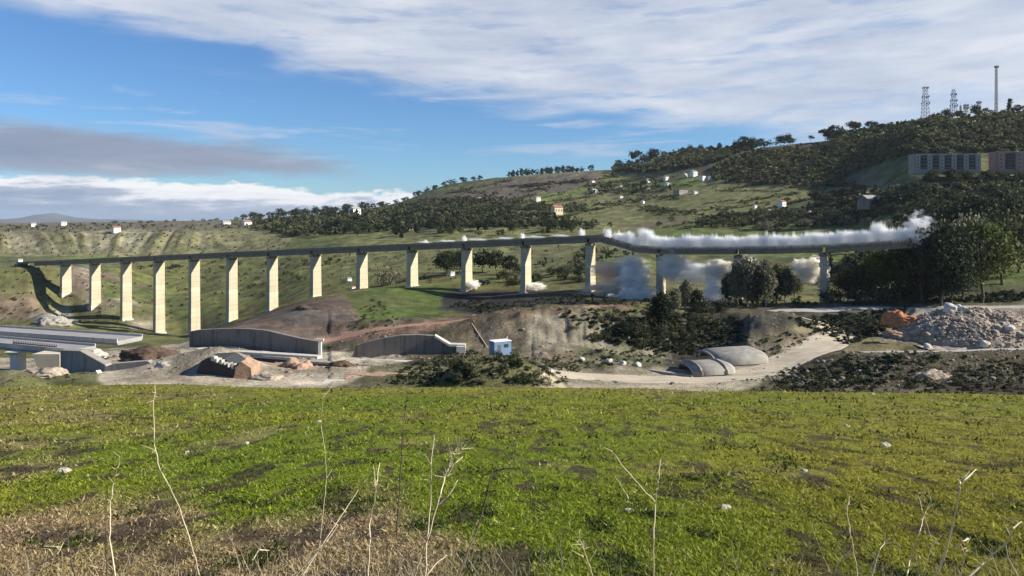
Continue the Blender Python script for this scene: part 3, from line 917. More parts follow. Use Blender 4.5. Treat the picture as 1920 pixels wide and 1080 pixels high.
STALKS = [
    ([[(290, 722), (288, 780), (289, 832), (300, 880), (318, 912), (338, 955), (358, 1020), (374, 1080)]], 4.6, 'tallest pale stalk at left, bending to the right near its foot', False, .0050, 8),
    ([[(224, 856), (213, 905), (206, 950), (205, 1010), (216, 1080)]], 4.4, 'pale upright stalk left of the tallest bent one', False, .0060, 5),
    ([[(199, 930), (198, 1000), (200, 1080)]], 4.7, 'dark straight stalk standing behind the pale upright stalk', True, .0045, 0),
    ([[(127, 1006), (132, 1040), (141, 1080)], [(120, 1000), (131, 1008)], [(146, 998), (136, 1006)]], 4.3, 'short dark stalk with a forked top at the lower left', True, .0065, 3),
    ([[(122, 1012), (108, 1038), (80, 1056), (40, 1082)], [(92, 1030), (100, 1044)]], 4.2, 'pale leaning stalk at the lower left corner', False, .0060, 3),
    ([[(764, 735), (760, 770), (756, 800), (752, 870), (747, 945)]], 7.4, 'thin dark stalk standing tall in mid meadow left of centre', True, .0078, 4),
    ([[(628, 715), (606, 745), (602, 798), (610, 850), (612, 900), (607, 950)], [(622, 880), (612, 898)]], 7.0, 'thin greyish stalk in mid meadow left of the dark one', False, .0040, 6),
    ([[(712, 868), (706, 910), (696, 970), (692, 1030), (690, 1082)], [(700, 872), (704, 918)]], 4.6, 'pale stalk with a second short blade, left of centre', False, .0060, 4),
    ([[(690, 890), (672, 918), (650, 952)]], 6.4, 'short slanting pale stalk left of centre', False, .0045, 2),
    ([[(814, 815), (808, 870), (808, 930), (802, 1000), (797, 1082)]], 4.5, 'straight pale stalk beside the bushy one at centre', False, .0058, 4),
    ([[(866, 842), (848, 862), (834, 895), (822, 940), (802, 1010), (790, 1040), (776, 1082)], [(868, 856), (850, 872), (836, 896)], [(845, 850), (842, 878)], [(858, 900), (840, 930), (818, 950)], [(838, 1040), (815, 1060), (800, 1080)]], 4.4, 'bushy pale stalk at centre with several thin twigs at its top', False, .0062, 26),
    ([[(946, 878), (928, 884), (918, 900), (907, 950), (892, 1000), (876, 1040)], [(985, 880), (960, 878), (940, 880)]], 5.2, 'dark hooked stalk at centre curling over at the top', True, .0075, 3),
    ([[(634, 985), (612, 1015), (585, 1045), (552, 1082)]], 4.3, 'pale stalk slanting up to the right near the bottom edge', False, .0060, 2),
    ([[(580, 980), (598, 1005), (612, 1032), (618, 1082)]], 4.35, 'dark stalk crossing the slanting pale one', True, .0050, 2),
    ([[(486, 1030), (474, 1050), (464, 1082)], [(505, 1032), (486, 1031)]], 4.2, 'short bent pale stalk at the bottom left of centre', False, .0055, 2),
    ([[(546, 990), (541, 1040), (540, 1082)]], 4.5, 'short dark upright stalk left of the crossing pair', True, .0050, 0),
    ([[(660, 1000), (656, 1040), (660, 1082)]], 4.4, 'stout dark stub right of the crossing pair', True, .0075, 0),
    ([[(1239, 862), (1234, 905), (1229, 945), (1226, 1010), (1225, 1082)], [(1130, 838), (1148, 846), (1166, 872), (1196, 906), (1228, 941)], [(1152, 890), (1170, 920), (1178, 935)]], 4.7, 'pale forked stalk right of centre with one long left arm', False, .0048, 5),
    ([[(1086, 1000), (1098, 1040), (1112, 1082)], [(1118, 1030), (1104, 1056)], [(1070, 1030), (1094, 1044)]], 4.3, 'small pale branched stalk at the bottom right of centre', False, .0040, 8),
    ([[(1592, 930), (1588, 965), (1597, 1010), (1606, 1068)], [(1600, 1020), (1585, 1050)]], 4.6, 'slender pale stalk left of the forked group at the right', False, .0045, 5),
    ([[(1662, 1012), (1650, 1030), (1642, 1054), (1634, 1082)]], 4.3, 'short curved pale stalk at lower right', False, .0055, 2),
    ([[(1812, 890), (1800, 908), (1798, 925), (1786, 985), (1772, 1040), (1752, 1082)], [(1830, 880), (1806, 902)], [(1790, 1030), (1806, 1015), (1815, 1010)]], 4.3, 'thick pale stalk at right with a hooked pod at its tip', False, .0072, 4),
    ([[(1746, 938), (1734, 965), (1722, 1005), (1706, 1050), (1700, 1082)], [(1722, 930), (1732, 965), (1746, 1010), (1760, 1020)]], 4.4, 'thin forked pale stalk left of the thick hooked one', False, .0048, 6),
    ([[(1814, 1018), (1808, 1050), (1800, 1082)]], 4.6, 'short thin pale stalk right of the thick hooked one', False, .0040, 5),
    ([[(1916, 978), (1900, 990), (1888, 1018), (1850, 1050), (1816, 1082)], [(1886, 1020), (1892, 1050), (1908, 1082)]], 4.1, 'pale arching stalk at the lower right corner', False, .0068, 3),
]
for p, Y, lab, dk, r, tf in STALKS:
    stalk(p, Y, lab, dk, r, tf)
# fine dry stems too many to count at the very front
q = MB()
for i in range(1100):
    x = random.choice((random.gauss(850, 170), random.gauss(820, 90), random.uniform(0, 1920), random.gauss(1780, 110), random.gauss(560, 160), random.uniform(0, 1920)))
    Y = random.uniform(4.0, 6.4)
    X = (x - CX) / F * Y
    z = float(meadow_z(np.array(X), np.array(Y)))
    h = random.uniform(.08, .30) * (1.6 if random.random() < .1 else 1)
    a = Vector((X, Y, z - .02))
    l = Vector((random.gauss(0, .35), random.gauss(0, .2), 1)).normalized()
    b = a + l * h * .6
    c = b + (l + Vector((random.gauss(0, .4), 0, -.1))).normalized() * h * .4
    q.tube([a, b, c], .0022, .0010, 4)
tag(q.build('dry_grass', M['straw']), 'fine dry straw stems fringing the front of the meadow', 'dry grass', kind='stuff')

# ------------------------------------------------------------------ the viaduct
AX = Vector((-36.9, 18.76, 0)); AXN = AX.normalized(); PERP = Vector((AXN.y, -AXN.x, 0)) * -1
if PERP.y < 0: PERP = -PERP


def vp(n, z=0.0, s=0.0):
    """Point on the viaduct axis at pier number n, height z, s metres across (away from the camera)."""
    return Vector((156 - 36.9 * n, 360 + 18.76 * n, z)) + PERP * s


def ztop(n):
    return -1.7 - 2.2 * n


ZC = ([-1.5, -1.2, -.7, 0, .5, 1, 1.6, 2.0, 2.28, 2.55, 2.78], [-6.6, -7.6, -9.4, -11.6, -12.6, -13.3, -13.9, -14.0, -13.6, -10.6, -8.6])


def zfall(n):
    return float(np.interp(n, *ZC))


def strip(m, ns, zf, s0, s1, za, zb):
    rings = []
    for n in ns:
        z = zf(n)
        rings.append([vp(n, z + za, s0), vp(n, z + za, s1), vp(n, z + zb, s1), vp(n, z + zb, s0)])
    m.loft(rings)


def rel(m, origin):
    m.v = [(p[0] - origin.x, p[1] - origin.y, p[2] - origin.z) for p in m.v]
    return m


def pier(parent, org, n, zt, tilt=0.0, broken=False):
    b = vp(n); x = b.x; g = float(ground(b.x, b.y)) - 1.5
    for s in (-4, 4):
        q = vp(n, 0, s); g = min(g, float(ground(q.x, q.y)) - 1.2)
    top = zt - 4.75
    m = MB()
    rings = []
    for z, k in ((g, 1.10), (g + (top - g) * .5, 1.03), (top - 1.3, 1.0)):
        rings.append([vp(n, z) + AXN * (u * 1.55 * k) + PERP * (w * 4.0 * k) for u, w in ((-1, -1), (1, -1), (1, 1), (-1, 1))])
    m.loft(rings)
    o = rel(m, org).build('pier', M['concrete_pier'], parent)
    m = MB()
    rings = [[vp(n, z) + AXN * (u * a) + PERP * (w * c) for u, w in ((-1, -1), (1, -1), (1, 1), (-1, 1))]
             for z, a, c in ((top - 1.3, 1.56, 4.02), (top - .7, 1.75, 4.5), (top, 1.75, 4.5))]
    m.loft(rings)
    rel(m, org).build('pier_cap', M['concrete_deck'], o)
    for w in (-2.3, 2.3):
        m = MB(); m.box(vp(n, top + .19, w), (1.1, 1.1, .36), math.atan2(AXN.y, AXN.x))
        rel(m, org).build('bearing', M['shade_dark'], o)
    if not broken:
        m = MB(); gz = float(ground(b.x, b.y))
        rings = [[vp(n, z) + AXN * (u * 2.6) + PERP * (w * 5.0) for u, w in ((-1, -1), (1, -1), (1, 1), (-1, 1))] for z in (gz - 3.5, gz + .5)]
        m.loft(rings)
        rel(m, org).build('footing', M['concrete_pale'], o)
    return o


org = vp(9, -60)
via = thing('viaduct', org, 'long concrete motorway viaduct still standing on tall slab piers across the valley', 'viaduct')
ns = np.linspace(2.80, 16.6, 70)
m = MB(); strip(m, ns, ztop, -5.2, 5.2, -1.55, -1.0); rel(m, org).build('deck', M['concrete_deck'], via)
for s in (-5.2, 4.9):
    m = MB(); strip(m, ns, ztop, s, s + .3, -.997, 0); rel(m, org).build('parapet', M['concrete_deck'], via)
for n in range(3, 17):
    a, b = max(n - 1 + .02, 2.80), min(n - .02, 16.6)
    if n == 3: a = 2.80
    if b - a < .05: continue
    for s in (-4.1, 2.3):
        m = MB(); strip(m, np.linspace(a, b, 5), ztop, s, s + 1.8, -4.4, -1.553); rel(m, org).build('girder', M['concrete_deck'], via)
for n in range(3, 16):
    pier(via, org, n, ztop(n))
m = MB()                                              # left abutment
for w in (0,):
    m.box(vp(16.62, ztop(16.6) - 6.4), (5, 10.6, 10), math.atan2(AXN.y, AXN.x))
rel(m, org).build('abutment', M['concrete_deck'], via)

org = vp(1, -30)
fal = thing('falling_viaduct', org, 'sagging end of the viaduct breaking loose and dropping in white dust at the right', 'viaduct')
ns = np.linspace(-1.1, 2.78, 60)
m = MB(); strip(m, ns, zfall, -5.2, 5.2, -1.55, -1.0); rel(m, org).build('deck', M['concrete_deck'], fal)
for s in (-5.2, 4.9):
    m = MB(); strip(m, ns, zfall, s, s + .3, -.997, 0); rel(m, org).build('parapet', M['concrete_deck'], fal)
for a, b in ((-1.1, -.02), (.02, .98), (1.02, 1.98), (2.02, 2.78)):
    for s in (-4.1, 2.3):
        m = MB(); strip(m, np.linspace(a, b, 14), zfall, s, s + 1.8, -4.2, -1.553); rel(m, org).build('girder', M['concrete_deck'], fal)
for n in (0, 1, 2):
    pier(fal, org, n, zfall(n), broken=True)
m = MB()
random.seed(5)
for i in range(46):                                    # torn concrete where the blast cut the near pier
    n = 0
    p = vp(n, random.uniform(float(ground(vp(0).x, vp(0).y)) - 1, zfall(0) - 8), random.uniform(-4.2, 4.2)) + AXN * random.choice((-1.7, 1.2)) * random.uniform(.9, 1.3)
    m.box(p, tuple(random.uniform(.5, 1.9) for _ in range(3)), random.random() * 3, random.uniform(.5, .9))
rel(m, org).build('shattered_concrete', M['concrete_pale'], fal)


# ------------------------------------------------------------------ dust of the blast
def dust_mat(name, col, dens, thr, zs, p4=False, soft=.22):
    m = bpy.data.materials.new(name); m.use_nodes = True
    k = Nodes(m.node_tree); k.N.clear()
    out = k.new('ShaderNodeOutputMaterial')
    pv = k.new('ShaderNodeVolumePrincipled')
    pv.inputs['Color'].default_value = (*col, 1)
    tc = k.new('ShaderNodeTexCoord')
    oi = k.new('ShaderNodeObjectInfo')
    sep = k.new('ShaderNodeSeparateXYZ'); k.L.new(tc.outputs['Object'], sep.inputs[0])
    pw = 4.0 if p4 else 2.0
    acc = None
    for i in range(3):
        q = k.math('POWER', k.math('ABSOLUTE', sep.outputs[i]), pw)
        acc = q if acc is None else k.math('ADD', acc, q)
    ln = k.math('POWER', acc, 1.0 / pw)
    mp = k.new('ShaderNodeMapping'); mp.inputs['Scale'].default_value = zs
    k.L.new(tc.outputs['Object'], mp.inputs[0])
    off = k.new('ShaderNodeVectorMath', operation='ADD')
    k.L.new(mp.outputs[0], off.inputs[0])
    rr = k.math('MULTIPLY', oi.outputs['Random'], 37.0)
    k.L.new(k.vec(rr, rr, rr), off.inputs[1])
    n = k.noise(off.outputs[0], 1.0, 6, .62)
    v = k.math('ADD', k.math('SUBTRACT', 1.0, ln), k.math('MULTIPLY', k.math('SUBTRACT', n, .5), 2.7 if not p4 else 2.3))
    d = k.math('MULTIPLY', k.step(v, thr, thr + soft), dens)
    k.L.new(d, pv.inputs['Density'])
    k.L.new(pv.outputs[0], out.inputs['Volume'])
    try: m.cycles.volume_step_rate = .5
    except Exception: pass
    return m


D_jet = dust_mat('white_jet_dust', (.99, .99, .99), .95, .28, (9.0, 5.0, .85), True, .40)
D_white = dust_mat('white_dust', (.99, .99, .99), 1.1, .26, (2.4, 2.4, 1.4), False, .3)
D_cream = dust_mat('cream_dust', (.99, .965, .91), 1.2, .24, (2.2, 2.2, 2.8), False, .4)
D_brown = dust_mat('brown_dust', (.90, .80, .68), .60, .2, (1.5, 1.5, 5.0), False, .4)
D_grey = dust_mat('grey_dust', (.97, .97, .98), .45, .26, (1.7, 1.7, 3.4), False, .4)


def dust(name, p, r, mat, label, group=None, rz=0.0, jet=False):
    bm = bmesh.new(); bmesh.ops.create_icosphere(bm, subdivisions=4 if jet else 3, radius=1.0)
    o = Vector((p[0], p[1], 0))
    for v in bm.verts:
        c = v.co.copy()
        if jet:
            v.co = c / (abs(c.x) ** 4 + abs(c.y) ** 4 + abs(c.z) ** 4) ** .25
            if v.co.z > 0: v.co.z *= .80 + .75 * mnoise.noise(Vector((c.x * 2.6, c.y * 2, 0)) + o)
            v.co.x *= 1 + .12 * mnoise.noise(Vector((c.x * 2, c.y, c.z * 2)) + o)
        else:
            v.co = c * (1 + .22 * mnoise.noise(c * 2.0 + o))
    me = bpy.data.meshes.new(name); bm.to_mesh(me); bm.free(); me.materials.append(mat)
    o = link(name, me, None, p, rz); o.scale = r
    return tag(o, label, 'dust cloud', group)


AXR = math.atan2(AXN.y, AXN.x)
random.seed(11)
n = -1.05; i = 0
while n < 2.62:                                        # curtain of jets standing along the falling deck
    z = zfall(n)
    tall = random.uniform(4.2, 5.0) + (2.2 if random.random() < .16 else 0)
    if n > 2.25: tall *= .8
    w = random.uniform(4.0, 5.6)
    dust('dust_plume', vp(n, z + tall - 2.3, random.uniform(-6.2, -4.6)), (w, 2.6, tall), D_jet,
         'white dust jet in the row bursting up along the falling deck', 'white dust jets along the falling deck', AXR, True)
    n += w * .80 / 41.4; i += 1
for k_ in range(34):
    n = random.uniform(-.9, 2.6)
    h = random.uniform(3.0, 5.6)
    dust('dust_spike', vp(n, zfall(n) + h * .9 - .8, random.uniform(-6, -4)), (random.uniform(.7, 1.3), .9, h), D_jet, 'thin white spike of dust shooting up out of the row of jets', 'thin dust spikes above the falling deck', AXR, True)
for n, h, lab in ((2.72, 4.2, 'tall thin white dust jet nearest the break in the deck'), (3.10, 3.4, 'small white dust puff on the deck above the last standing pier'),
                  (4.02, 2.7, 'small white dust puff on the deck at the second standing pier'), (5.0, 3.0, 'small cream dust puff on the deck at the third standing pier'),
                  (5.7, 1.8, 'smallest dust puff on the deck beyond the cream one')):
    zt_ = ztop(n) if n > 2.8 else zfall(n)
    dust('dust_puff', vp(n, zt_ + h * .35, -3), (h * .8, 2.2, h * 1.15), D_white if n < 4.5 else D_cream, lab, 'dust puffs on the standing deck', AXR)
for k_, (a, b) in enumerate(((3.15, 3.6), (3.6, 4.0), (4.05, 4.5), (4.5, 4.98), (5.02, 5.5), (5.5, 5.85))):
    q = (a + b) / 2
    dust('dust_line', vp(q, ztop(q) + .5, -5.4), ((b - a) * 22, 1.0, 1.0), D_white, 'thin pale line of dust lying along the top of the standing deck', 'dust lines on the standing deck', AXR)
dust('dust_puff', at(1722, 428, 335), (8.5, 5, 10), D_grey, 'white dust puff above the tree end of the falling deck')


def puff(x, y, Y, wpx, hpx, mat, lab, dep=7.0):
    s = Y / F
    return dust('dust_cloud', at(x, y, Y), (wpx * s * .80, dep, hpx * s * .80), mat, lab)


puff(1150, 508, 404, 70, 36, D_brown, 'brown dust cloud spreading left of the first falling pier')
puff(1184, 505, 402, 52, 48, D_cream, 'cream billowing dust cloud at the left side of the first falling pier')
puff(1186, 530, 394, 56, 44, D_cream, 'cream dust column sinking from the billow to the ground')
puff(1160, 546, 396, 110, 34, D_brown, 'tan dust cloud low on the ground left of the first falling pier')
puff(1188, 566, 384, 76, 44, D_cream, 'pale dust cloud touching the ground below the tan one')
puff(1262, 500, 392, 46, 48, D_cream, 'yellowish dust cloud close to the right side of the first falling pier')
puff(1302, 510, 390, 92, 34, D_grey, 'grey dust cloud stretching between the two falling piers')
puff(1346, 508, 386, 48, 36, D_cream, 'white curling dust front at the right end of the grey cloud')
puff(1398, 500, 380, 34, 40, D_cream, 'small pale dust cloud behind the pale trees under the deck')
puff(1340, 555, 372, 48, 52, D_grey, 'bluish grey dust haze low beside the second falling pier')
puff(1517, 505, 368, 50, 36, D_cream, 'squarish cream dust cloud left of the right hand falling pier')
puff(886, 533, 452, 24, 13, D_cream, 'small cream dust burst at the foot of the third standing pier')
puff(1004, 537, 434, 32, 12, D_cream, 'small pinkish dust burst at the foot of the second standing pier')


# ------------------------------------------------------------------ tracks
def lookup_row(pts):
    return [hit(x, y) for x, y in pts]


def road(name, pts, widths, mat, label, dz=.28):
    """pts: world points along the track; a draped sheet with uneven edges."""
    P = [Vector(p) for p in pts]
    L = [0.0]
    for a, b in zip(P, P[1:]): L.append(L[-1] + (b - a).length)
    tq = np.linspace(0, L[-1], max(30, int(L[-1] / 1.2)))
    xs = pchip(L, [p.x for p in P], tq); ys = pchip(L, [p.y for p in P], tq)
    ws = np.interp(tq, L, widths)
    tx, ty = np.gradient(xs), np.gradient(ys)
    ln = np.hypot(tx, ty); nxv, nyv = -ty / ln, tx / ln
    K = 22
    o = np.linspace(-.5, .5, K)
    jit = 1 + .28 * (fbm(tq / 9, tq * 0 + 3, 7, 3) - .5)
    X = xs[:, None] + nxv[:, None] * o[None] * (ws * jit)[:, None]
    Yy = ys[:, None] + nyv[:, None] * o[None] * (ws * jit)[:, None]
    Zz = ground(X, Yy) + dz - .34 * (np.abs(o)[None] * 2) ** 6
    rut = -.10 * np.exp(-((np.abs(o) - .26) / .06) ** 2)[None]
    Zz = Zz + rut
    v = np.stack([X, Yy, Zz], -1).reshape(-1, 3)
    ii = np.arange(len(v)).reshape(len(tq), K)
    f = np.stack([ii[:-1, :-1], ii[1:, :-1], ii[1:, 1:], ii[:-1, 1:]], -1).reshape(-1, 4)
    o = link(name, mesh_np(name, v, f, mat, None, True))
    return tag(o, label, 'track', kind='structure')


road('dirt_road', [on(1000, 206), on(1100, 207), on(1200, 205), on(1300, 206), on(1380, 209), on(1440, 219), on(1500, 238), on(1552, 258), on(1568, 274), on(1545, 292), on(1505, 304), on(1455, 312)],
     [10, 13, 16, 18, 18, 17, 16, 15, 13, 10, 8, 6], M['road_dust'], 'pale rutted haul road curving through the works below the meadow')
road('service_road', [on(1440, 327), on(1520, 327), on(1600, 330), on(1700, 330), on(1800, 331), on(1950, 331)], [9, 10, 8, 6, 5, 5], M['road_grey'], 'grey service road running below the dark trees at the right')
road('red_track', [on(560, 300), on(640, 305), on(740, 306), on(840, 306), on(930, 316), on(1020, 328), on(1120, 338), on(1190, 345)], [5, 9, 11, 12, 14, 14, 12, 8], M['road_red'], 'reddish earth track crossing the works in front of the viaduct')
road('heap_road', [on(1610, 232), on(1680, 234), on(1760, 233), on(1840, 236), on(1960, 242)], [6, 9, 11, 10, 10], M['road_grey'], 'grey track along the foot of the rubble heap')


# ------------------------------------------------------------------ concrete works in the valley
def wall(name, pts, thick, mat, label, cat, depth_off=0.0, rot=0.0, drop=1.5, Yfix=None):
    """pts: top points of the wall then its foot points, all in picture coordinates."""
    top, foot = pts
    W = []
    base = [hit(x, y) for x, y in foot]
    fx = [p[0] for p in foot]; fy = [b.y for b in base]
    if Yfix: fy = [Yfix[0] + (Yfix[1] - Yfix[0]) * i / max(1, len(fx) - 1) for i in range(len(fx))]
    tops = []
    for x, y in top:
        tops.append(at(x, y, float(np.interp(x, fx, fy)) + depth_off))
    feet = []
    for (x, y), Yv in zip(foot, fy):
        p = at(x, y, Yv + depth_off); feet.append(p)
    poly = tops + [Vector((p.x, p.y, p.z - drop)) for p in reversed(feet)]
    org = feet[0].copy()
    m = MB()
    m.prism([p - org for p in poly], (0, thick, 0))
    o = m.build(name, mat, None, False, org)
    return tag(o, label, cat)


w1 = wall('retaining_wall', ([(355, 622), (372, 619), (405, 617), (440, 616), (470, 617), (500, 620), (530, 627), (560, 634), (600, 641)], [(355, 646), (440, 651), (520, 659), (600, 666)]), 2.2,
          M['concrete_wall'], 'long dark stained retaining wall with an arched top at the foot of the brown mound', 'retaining wall', Yfix=(292, 262))
w2 = wall('retaining_wall', ([(668, 648), (690, 641), (720, 634), (750, 629), (785, 628), (816, 630), (843, 646), (872, 647)], [(656, 671), (720, 674), (790, 675), (872, 665)]), 2.5,
          M['concrete_wall'], 'shorter dark retaining wall with a bright sloping end right of the brown mound', 'retaining wall', Yfix=(252, 250))


def bar(p, q, w, h, m=None):
    """Beam between two world points: width w across, height h downwards."""
    m = m or MB()
    d = (q - p); d2 = Vector((d.x, d.y, 0)).normalized(); s = Vector((-d2.y, d2.x, 0)) * (w / 2)
    up = Vector((0, 0, h))
    return m.loft([[p - s - up, p + s - up, p + s, p - s], [q - s - up, q + s - up, q + s, q - s]])


m = MB()
pts = [(816, 627.5), (844, 644), (873, 645)]
for a, b in zip(pts, pts[1:]):
    bar(at(a[0], a[1], 251), at(b[0], b[1], 251), 3.4, .8, m)
o = m.build('coping', M['concrete_pale'], w2); o.location = -w2.location
m = MB(); bar(at(856, 649, 249.2), at(873, 650, 249.2), 1.6, 3.4, m)
o = m.build('sunlit_end', M['concrete_pale'], w2); o.location = -w2.location  # pale block stands in for the sunlit return of the wall


def beam(name, a, b, w, h, mat, label, cat, trim=None):
    p, q = at(*a), at(*b)
    org = (p + q) / 2
    m = MB(); bar(p - org, q - org, w, h, m)
    return tag(m.build(name, mat, None, False, org), label, cat)


beam('concrete_beam', (372, 653, 262), (600, 667, 244), 3.0, .9, M['concrete_pale'], 'long pale concrete beam lying along the foot of the arched wall', 'concrete beam')
beam('concrete_beam', (640, 672, 240), (790, 678, 232), 3.0, .8, M['concrete_pale'], 'pale concrete beam at the foot of the wall with the bright end', 'concrete beam')
beam('concrete_beam', (575, 676, 228), (775, 688, 216), 2.4, 1.0, M['concrete_grey'], 'grey concrete beam in front of the pale one, ending at the scrub mound', 'concrete beam')
beam('trench_wall', (468, 668, 234), (556, 674, 229), 3.4, 3.6, M['shade_dark'], 'trench side coloured dark for shade below the long pale beam', 'trench wall')  # dark colour stands in for shade in the trench
beam('trench_wall', (572, 680, 222), (724, 688, 213), 2.0, 2.8, M['shade_dark'], 'trench side coloured dark for shade below the grey beam', 'trench wall')  # dark colour stands in for shade under the grey beam
beam('clay_bank', (452, 676, 219), (560, 693, 207), 5.0, 4.6, M['salmon_soil'], 'salmon clay bank with a shaded face right of the dark opening', 'clay bank')
beam('clay_bank', (566, 691, 208), (756, 704, 196), 6.0, 1.6, M['salmon_soil'], 'low salmon clay bank running to the scrub mound', 'clay bank')
beam('clay_bank', (650, 711, 189), (722, 718, 187), 5.0, 2.0, M['orange_soil'], 'orange clay patch at the meadow edge left of the scrub mound', 'clay bank')
o = beam('concrete_slab', (606, 715, 186), (642, 716, 186), 5.0, .8, M['concrete_pale'], 'pale slab lying at the meadow edge beside the orange clay', 'slab')
t = thing('concrete_post', at(600, 667, 256), 'single white concrete post at the right end of the arched wall', 'post')
MB().box((0, 0, 2.4), (1.1, 1.0, 6.2)).build('post', M['white_wall'], t)
MB().box((0, 0, 5.65), (2.6, 1.3, .7)).build('crosshead', M['concrete_pale'], t)
# rubble block between the clay banks
for i, (x, y, Y, r) in enumerate([(545, 684, 212, 2.6), (556, 690, 210, 2.2), (566, 697, 208, 2.4), (540, 700, 207, 1.8), (577, 684, 214, 1.6)]):
    o = link('clay_lump', rock_mesh('clay_lump', r, 40 + i, M['salmon_soil'], .8), None, at(x, y, Y))
    tag(o, 'salmon lump of broken clay in the gap between the clay banks', 'clay lump', 'clay lumps between the banks')

# underpass mouth, its shade put into a dark face colour, with pale edge slabs and an orange earth cheek
t = thing('underpass_mouth', at(400, 716, 196), 'underpass mouth coloured dark for its shade, with pale broken slabs along its right edge', 'underpass')
org = t.location.copy()
face = [(362, 716), (376, 678), (388, 671), (420, 672), (446, 690), (438, 718)]
MB().prism([at(x, y, 196 - (x - 362) * .03) - org for x, y in face], (0, 9, 0)).build('portal_shade', M['shade_dark'], t)  # solid face, its shade put in as near-black colour
m = MB()
for i in range(7):
    f_ = i / 6
    x, y = 402 + 44 * f_, 672 + 17 * f_
    m.box(at(x, y, 194.5) - org, (random.uniform(.9, 1.6), 1.6, random.uniform(.7, 1.3)), random.random())
m.build('edge_slab', M['concrete_pale'], t)
MB().prism([at(x, y, 193) - org for x, y in [(442, 690), (452, 678), (470, 690), (474, 719), (436, 719)]], (0, 7, 0)).build('earth_cheek', M['salmon_soil'], t)

# grey trench walls at the left
wall('trench_wall', ([(113, 657), (150, 658), (168, 668), (197, 684), (200, 690)], [(113, 694), (150, 700), (200, 712)]), 3.0, M['concrete_grey'], 'blue grey concrete wing wall under the end of the lower bridge deck', 'wing wall', Yfix=(222, 206))
wall('trench_wall', ([(196, 688), (215, 682), (276, 677), (283, 681)], [(198, 711), (240, 712), (286, 708)]), 2.4, M['concrete_grey'], 'grey concrete trench wall in front of the brown soil heap', 'wing wall', Yfix=(204, 203))
beam('concrete_slab', (184, 694, 202), (196, 713, 199), 1.2, 1.0, M['white_wall'], 'small white slab leaning on the joint of the two grey walls', 'slab')

# twin bridge decks entering at the left
t = thing('road_bridge', at(35, 640, 262), 'twin low road bridge with flat grey decks entering at the left edge', 'bridge')
org = t.location.copy()
dk = []
for (a, b, w, h, nm) in (((-200, 605, 300), (244, 635, 262), 11, 1.5, 'deck'), ((-200, 622, 282), (152, 653, 240), 10, 1.7, 'deck')):
    m = MB(); bar(at(*a) - org, at(*b) - org, w, h, m); d_ = m.build(nm, M['asphalt'], t); dk.append(d_)
    p, q = at(*a) - org, at(*b) - org
    dd = (q - p).normalized(); s = Vector((-dd.y, dd.x, 0)).normalized()
    for sg in (-1, 1):
        m = MB(); bar(p + s * sg * (w / 2 + .15) + Vector((0, 0, .75)), q + s * sg * (w / 2 + .15) + Vector((0, 0, .75)), .28, 1.5, m)
        m.build('kerb_beam', M['concrete_pale'], d_)
m = MB()
for i in range(26):                                    # railing posts along the lower deck
    f_ = i / 25
    p = at(40 + 80 * f_, 641 + 8 * f_, 250 - 6 * f_) - org
    m.box(p + Vector((0, -4, .6)), (.22, .22, 1.3))
bar(at(40, 638, 250) - org + Vector((0, -4, 0)), at(120, 646, 244) - org + Vector((0, -4, 0)), .25, .3, m)
m.build('railing', M['steel'], dk[1])
m = MB(); p = at(34, 690, 246) - org
m.loft([[p + Vector((sx * a, sy * b, z)) for sx, sy in ((-1, -1), (1, -1), (1, 1), (-1, 1))] for z, a, b in ((-5, 1.3, 2.2), (4.6, 1.3, 2.2), (6.0, 2.4, 3.6))])
m.build('column', M['white_wall'], t)
m = MB()
m.prism([at(x, y, 232) - org for x, y in [(60, 664), (112, 664), (112, 692), (72, 692)]], (0, 6, 0))
m.build('abutment', M['cream_wall'], t)

# heaps
def heap(name, x, y, wpx, hpx, mat, label, cat, seed, dep=.8, Y=None, rz=0.0):
    p = hit(x, y) if Y is None else at(x, y, Y)
    s = p.y / F
    bm = bmesh.new(); bmesh.ops.create_icosphere(bm, subdivisions=5, radius=1.0)
    for v in bm.verts:
        c = v.co.copy()
        n = mnoise.noise(c * 1.6 + Vector((seed, 0, 0))) * .30 + mnoise.noise(c * 4.3 + Vector((0, seed, 0))) * .17 + mnoise.noise(c * 11 + Vector((0, 0, seed))) * .11 + mnoise.noise(c * 24 + Vector((0, 0, seed))) * .05
        v.co = c * (1 + n)
        v.co.x *= wpx * s / 2; v.co.y *= wpx * s / 2 * dep; v.co.z *= hpx * s
        if v.co.z < 0: v.co.z *= .3
    me = bpy.data.meshes.new(name); bm.to_mesh(me); bm.free(); me.materials.append(mat)
    for q in me.polygons: q.use_smooth = True
    return tag(link(name, me, None, p, rz), label, cat)


heap('soil_heap', 280, 672, 112, 21, M['brown_soil'], 'dark brown soil heap on the pale works ground at the left', 'soil heap', 1.0, .5, 215)
heap('rubble_pile', 322, 706, 104, 26, M['rubble_pale'], 'pale grey rubble pile sloping down between the trench wall and the dark opening', 'rubble pile', 23.0, .5, 203)
heap('rubble_pile', 505, 712, 70, 11, M['rock'], 'low brown rubble pile at the meadow edge before the salmon clay bank', 'rubble pile', 27.0, .5, 193)
heap('rubble_pile', 168, 668, 70, 13, M['rubble_pale'], 'low pale rubble pile on the end of the lower bridge deck', 'rubble pile', 29.0, .5, 224)
heap('rubble_pile', 84, 704, 84, 14, M['rock'], 'brown rubble pile beside the white bridge column', 'rubble pile', 33.0, .5, 205)
heap('soil_heap', 640, 690, 60, 12, M['brown_soil'], 'small brown soil heap in the trench behind the scrub mound', 'soil heap', 37.0, .5, 206)
heap('clay_heap', 1686, 608, 44, 22, M['orange_soil'], 'bright orange clay heap left of the grey rubble heap', 'clay heap', 4.0, 1.5, 268, 0.5)
heap('clay_heap', 1672, 628, 30, 8, M['salmon_soil'], 'low tan clay heap spilling down below the bright orange one', 'clay heap', 6.0, 1.2, 254, 0.5)
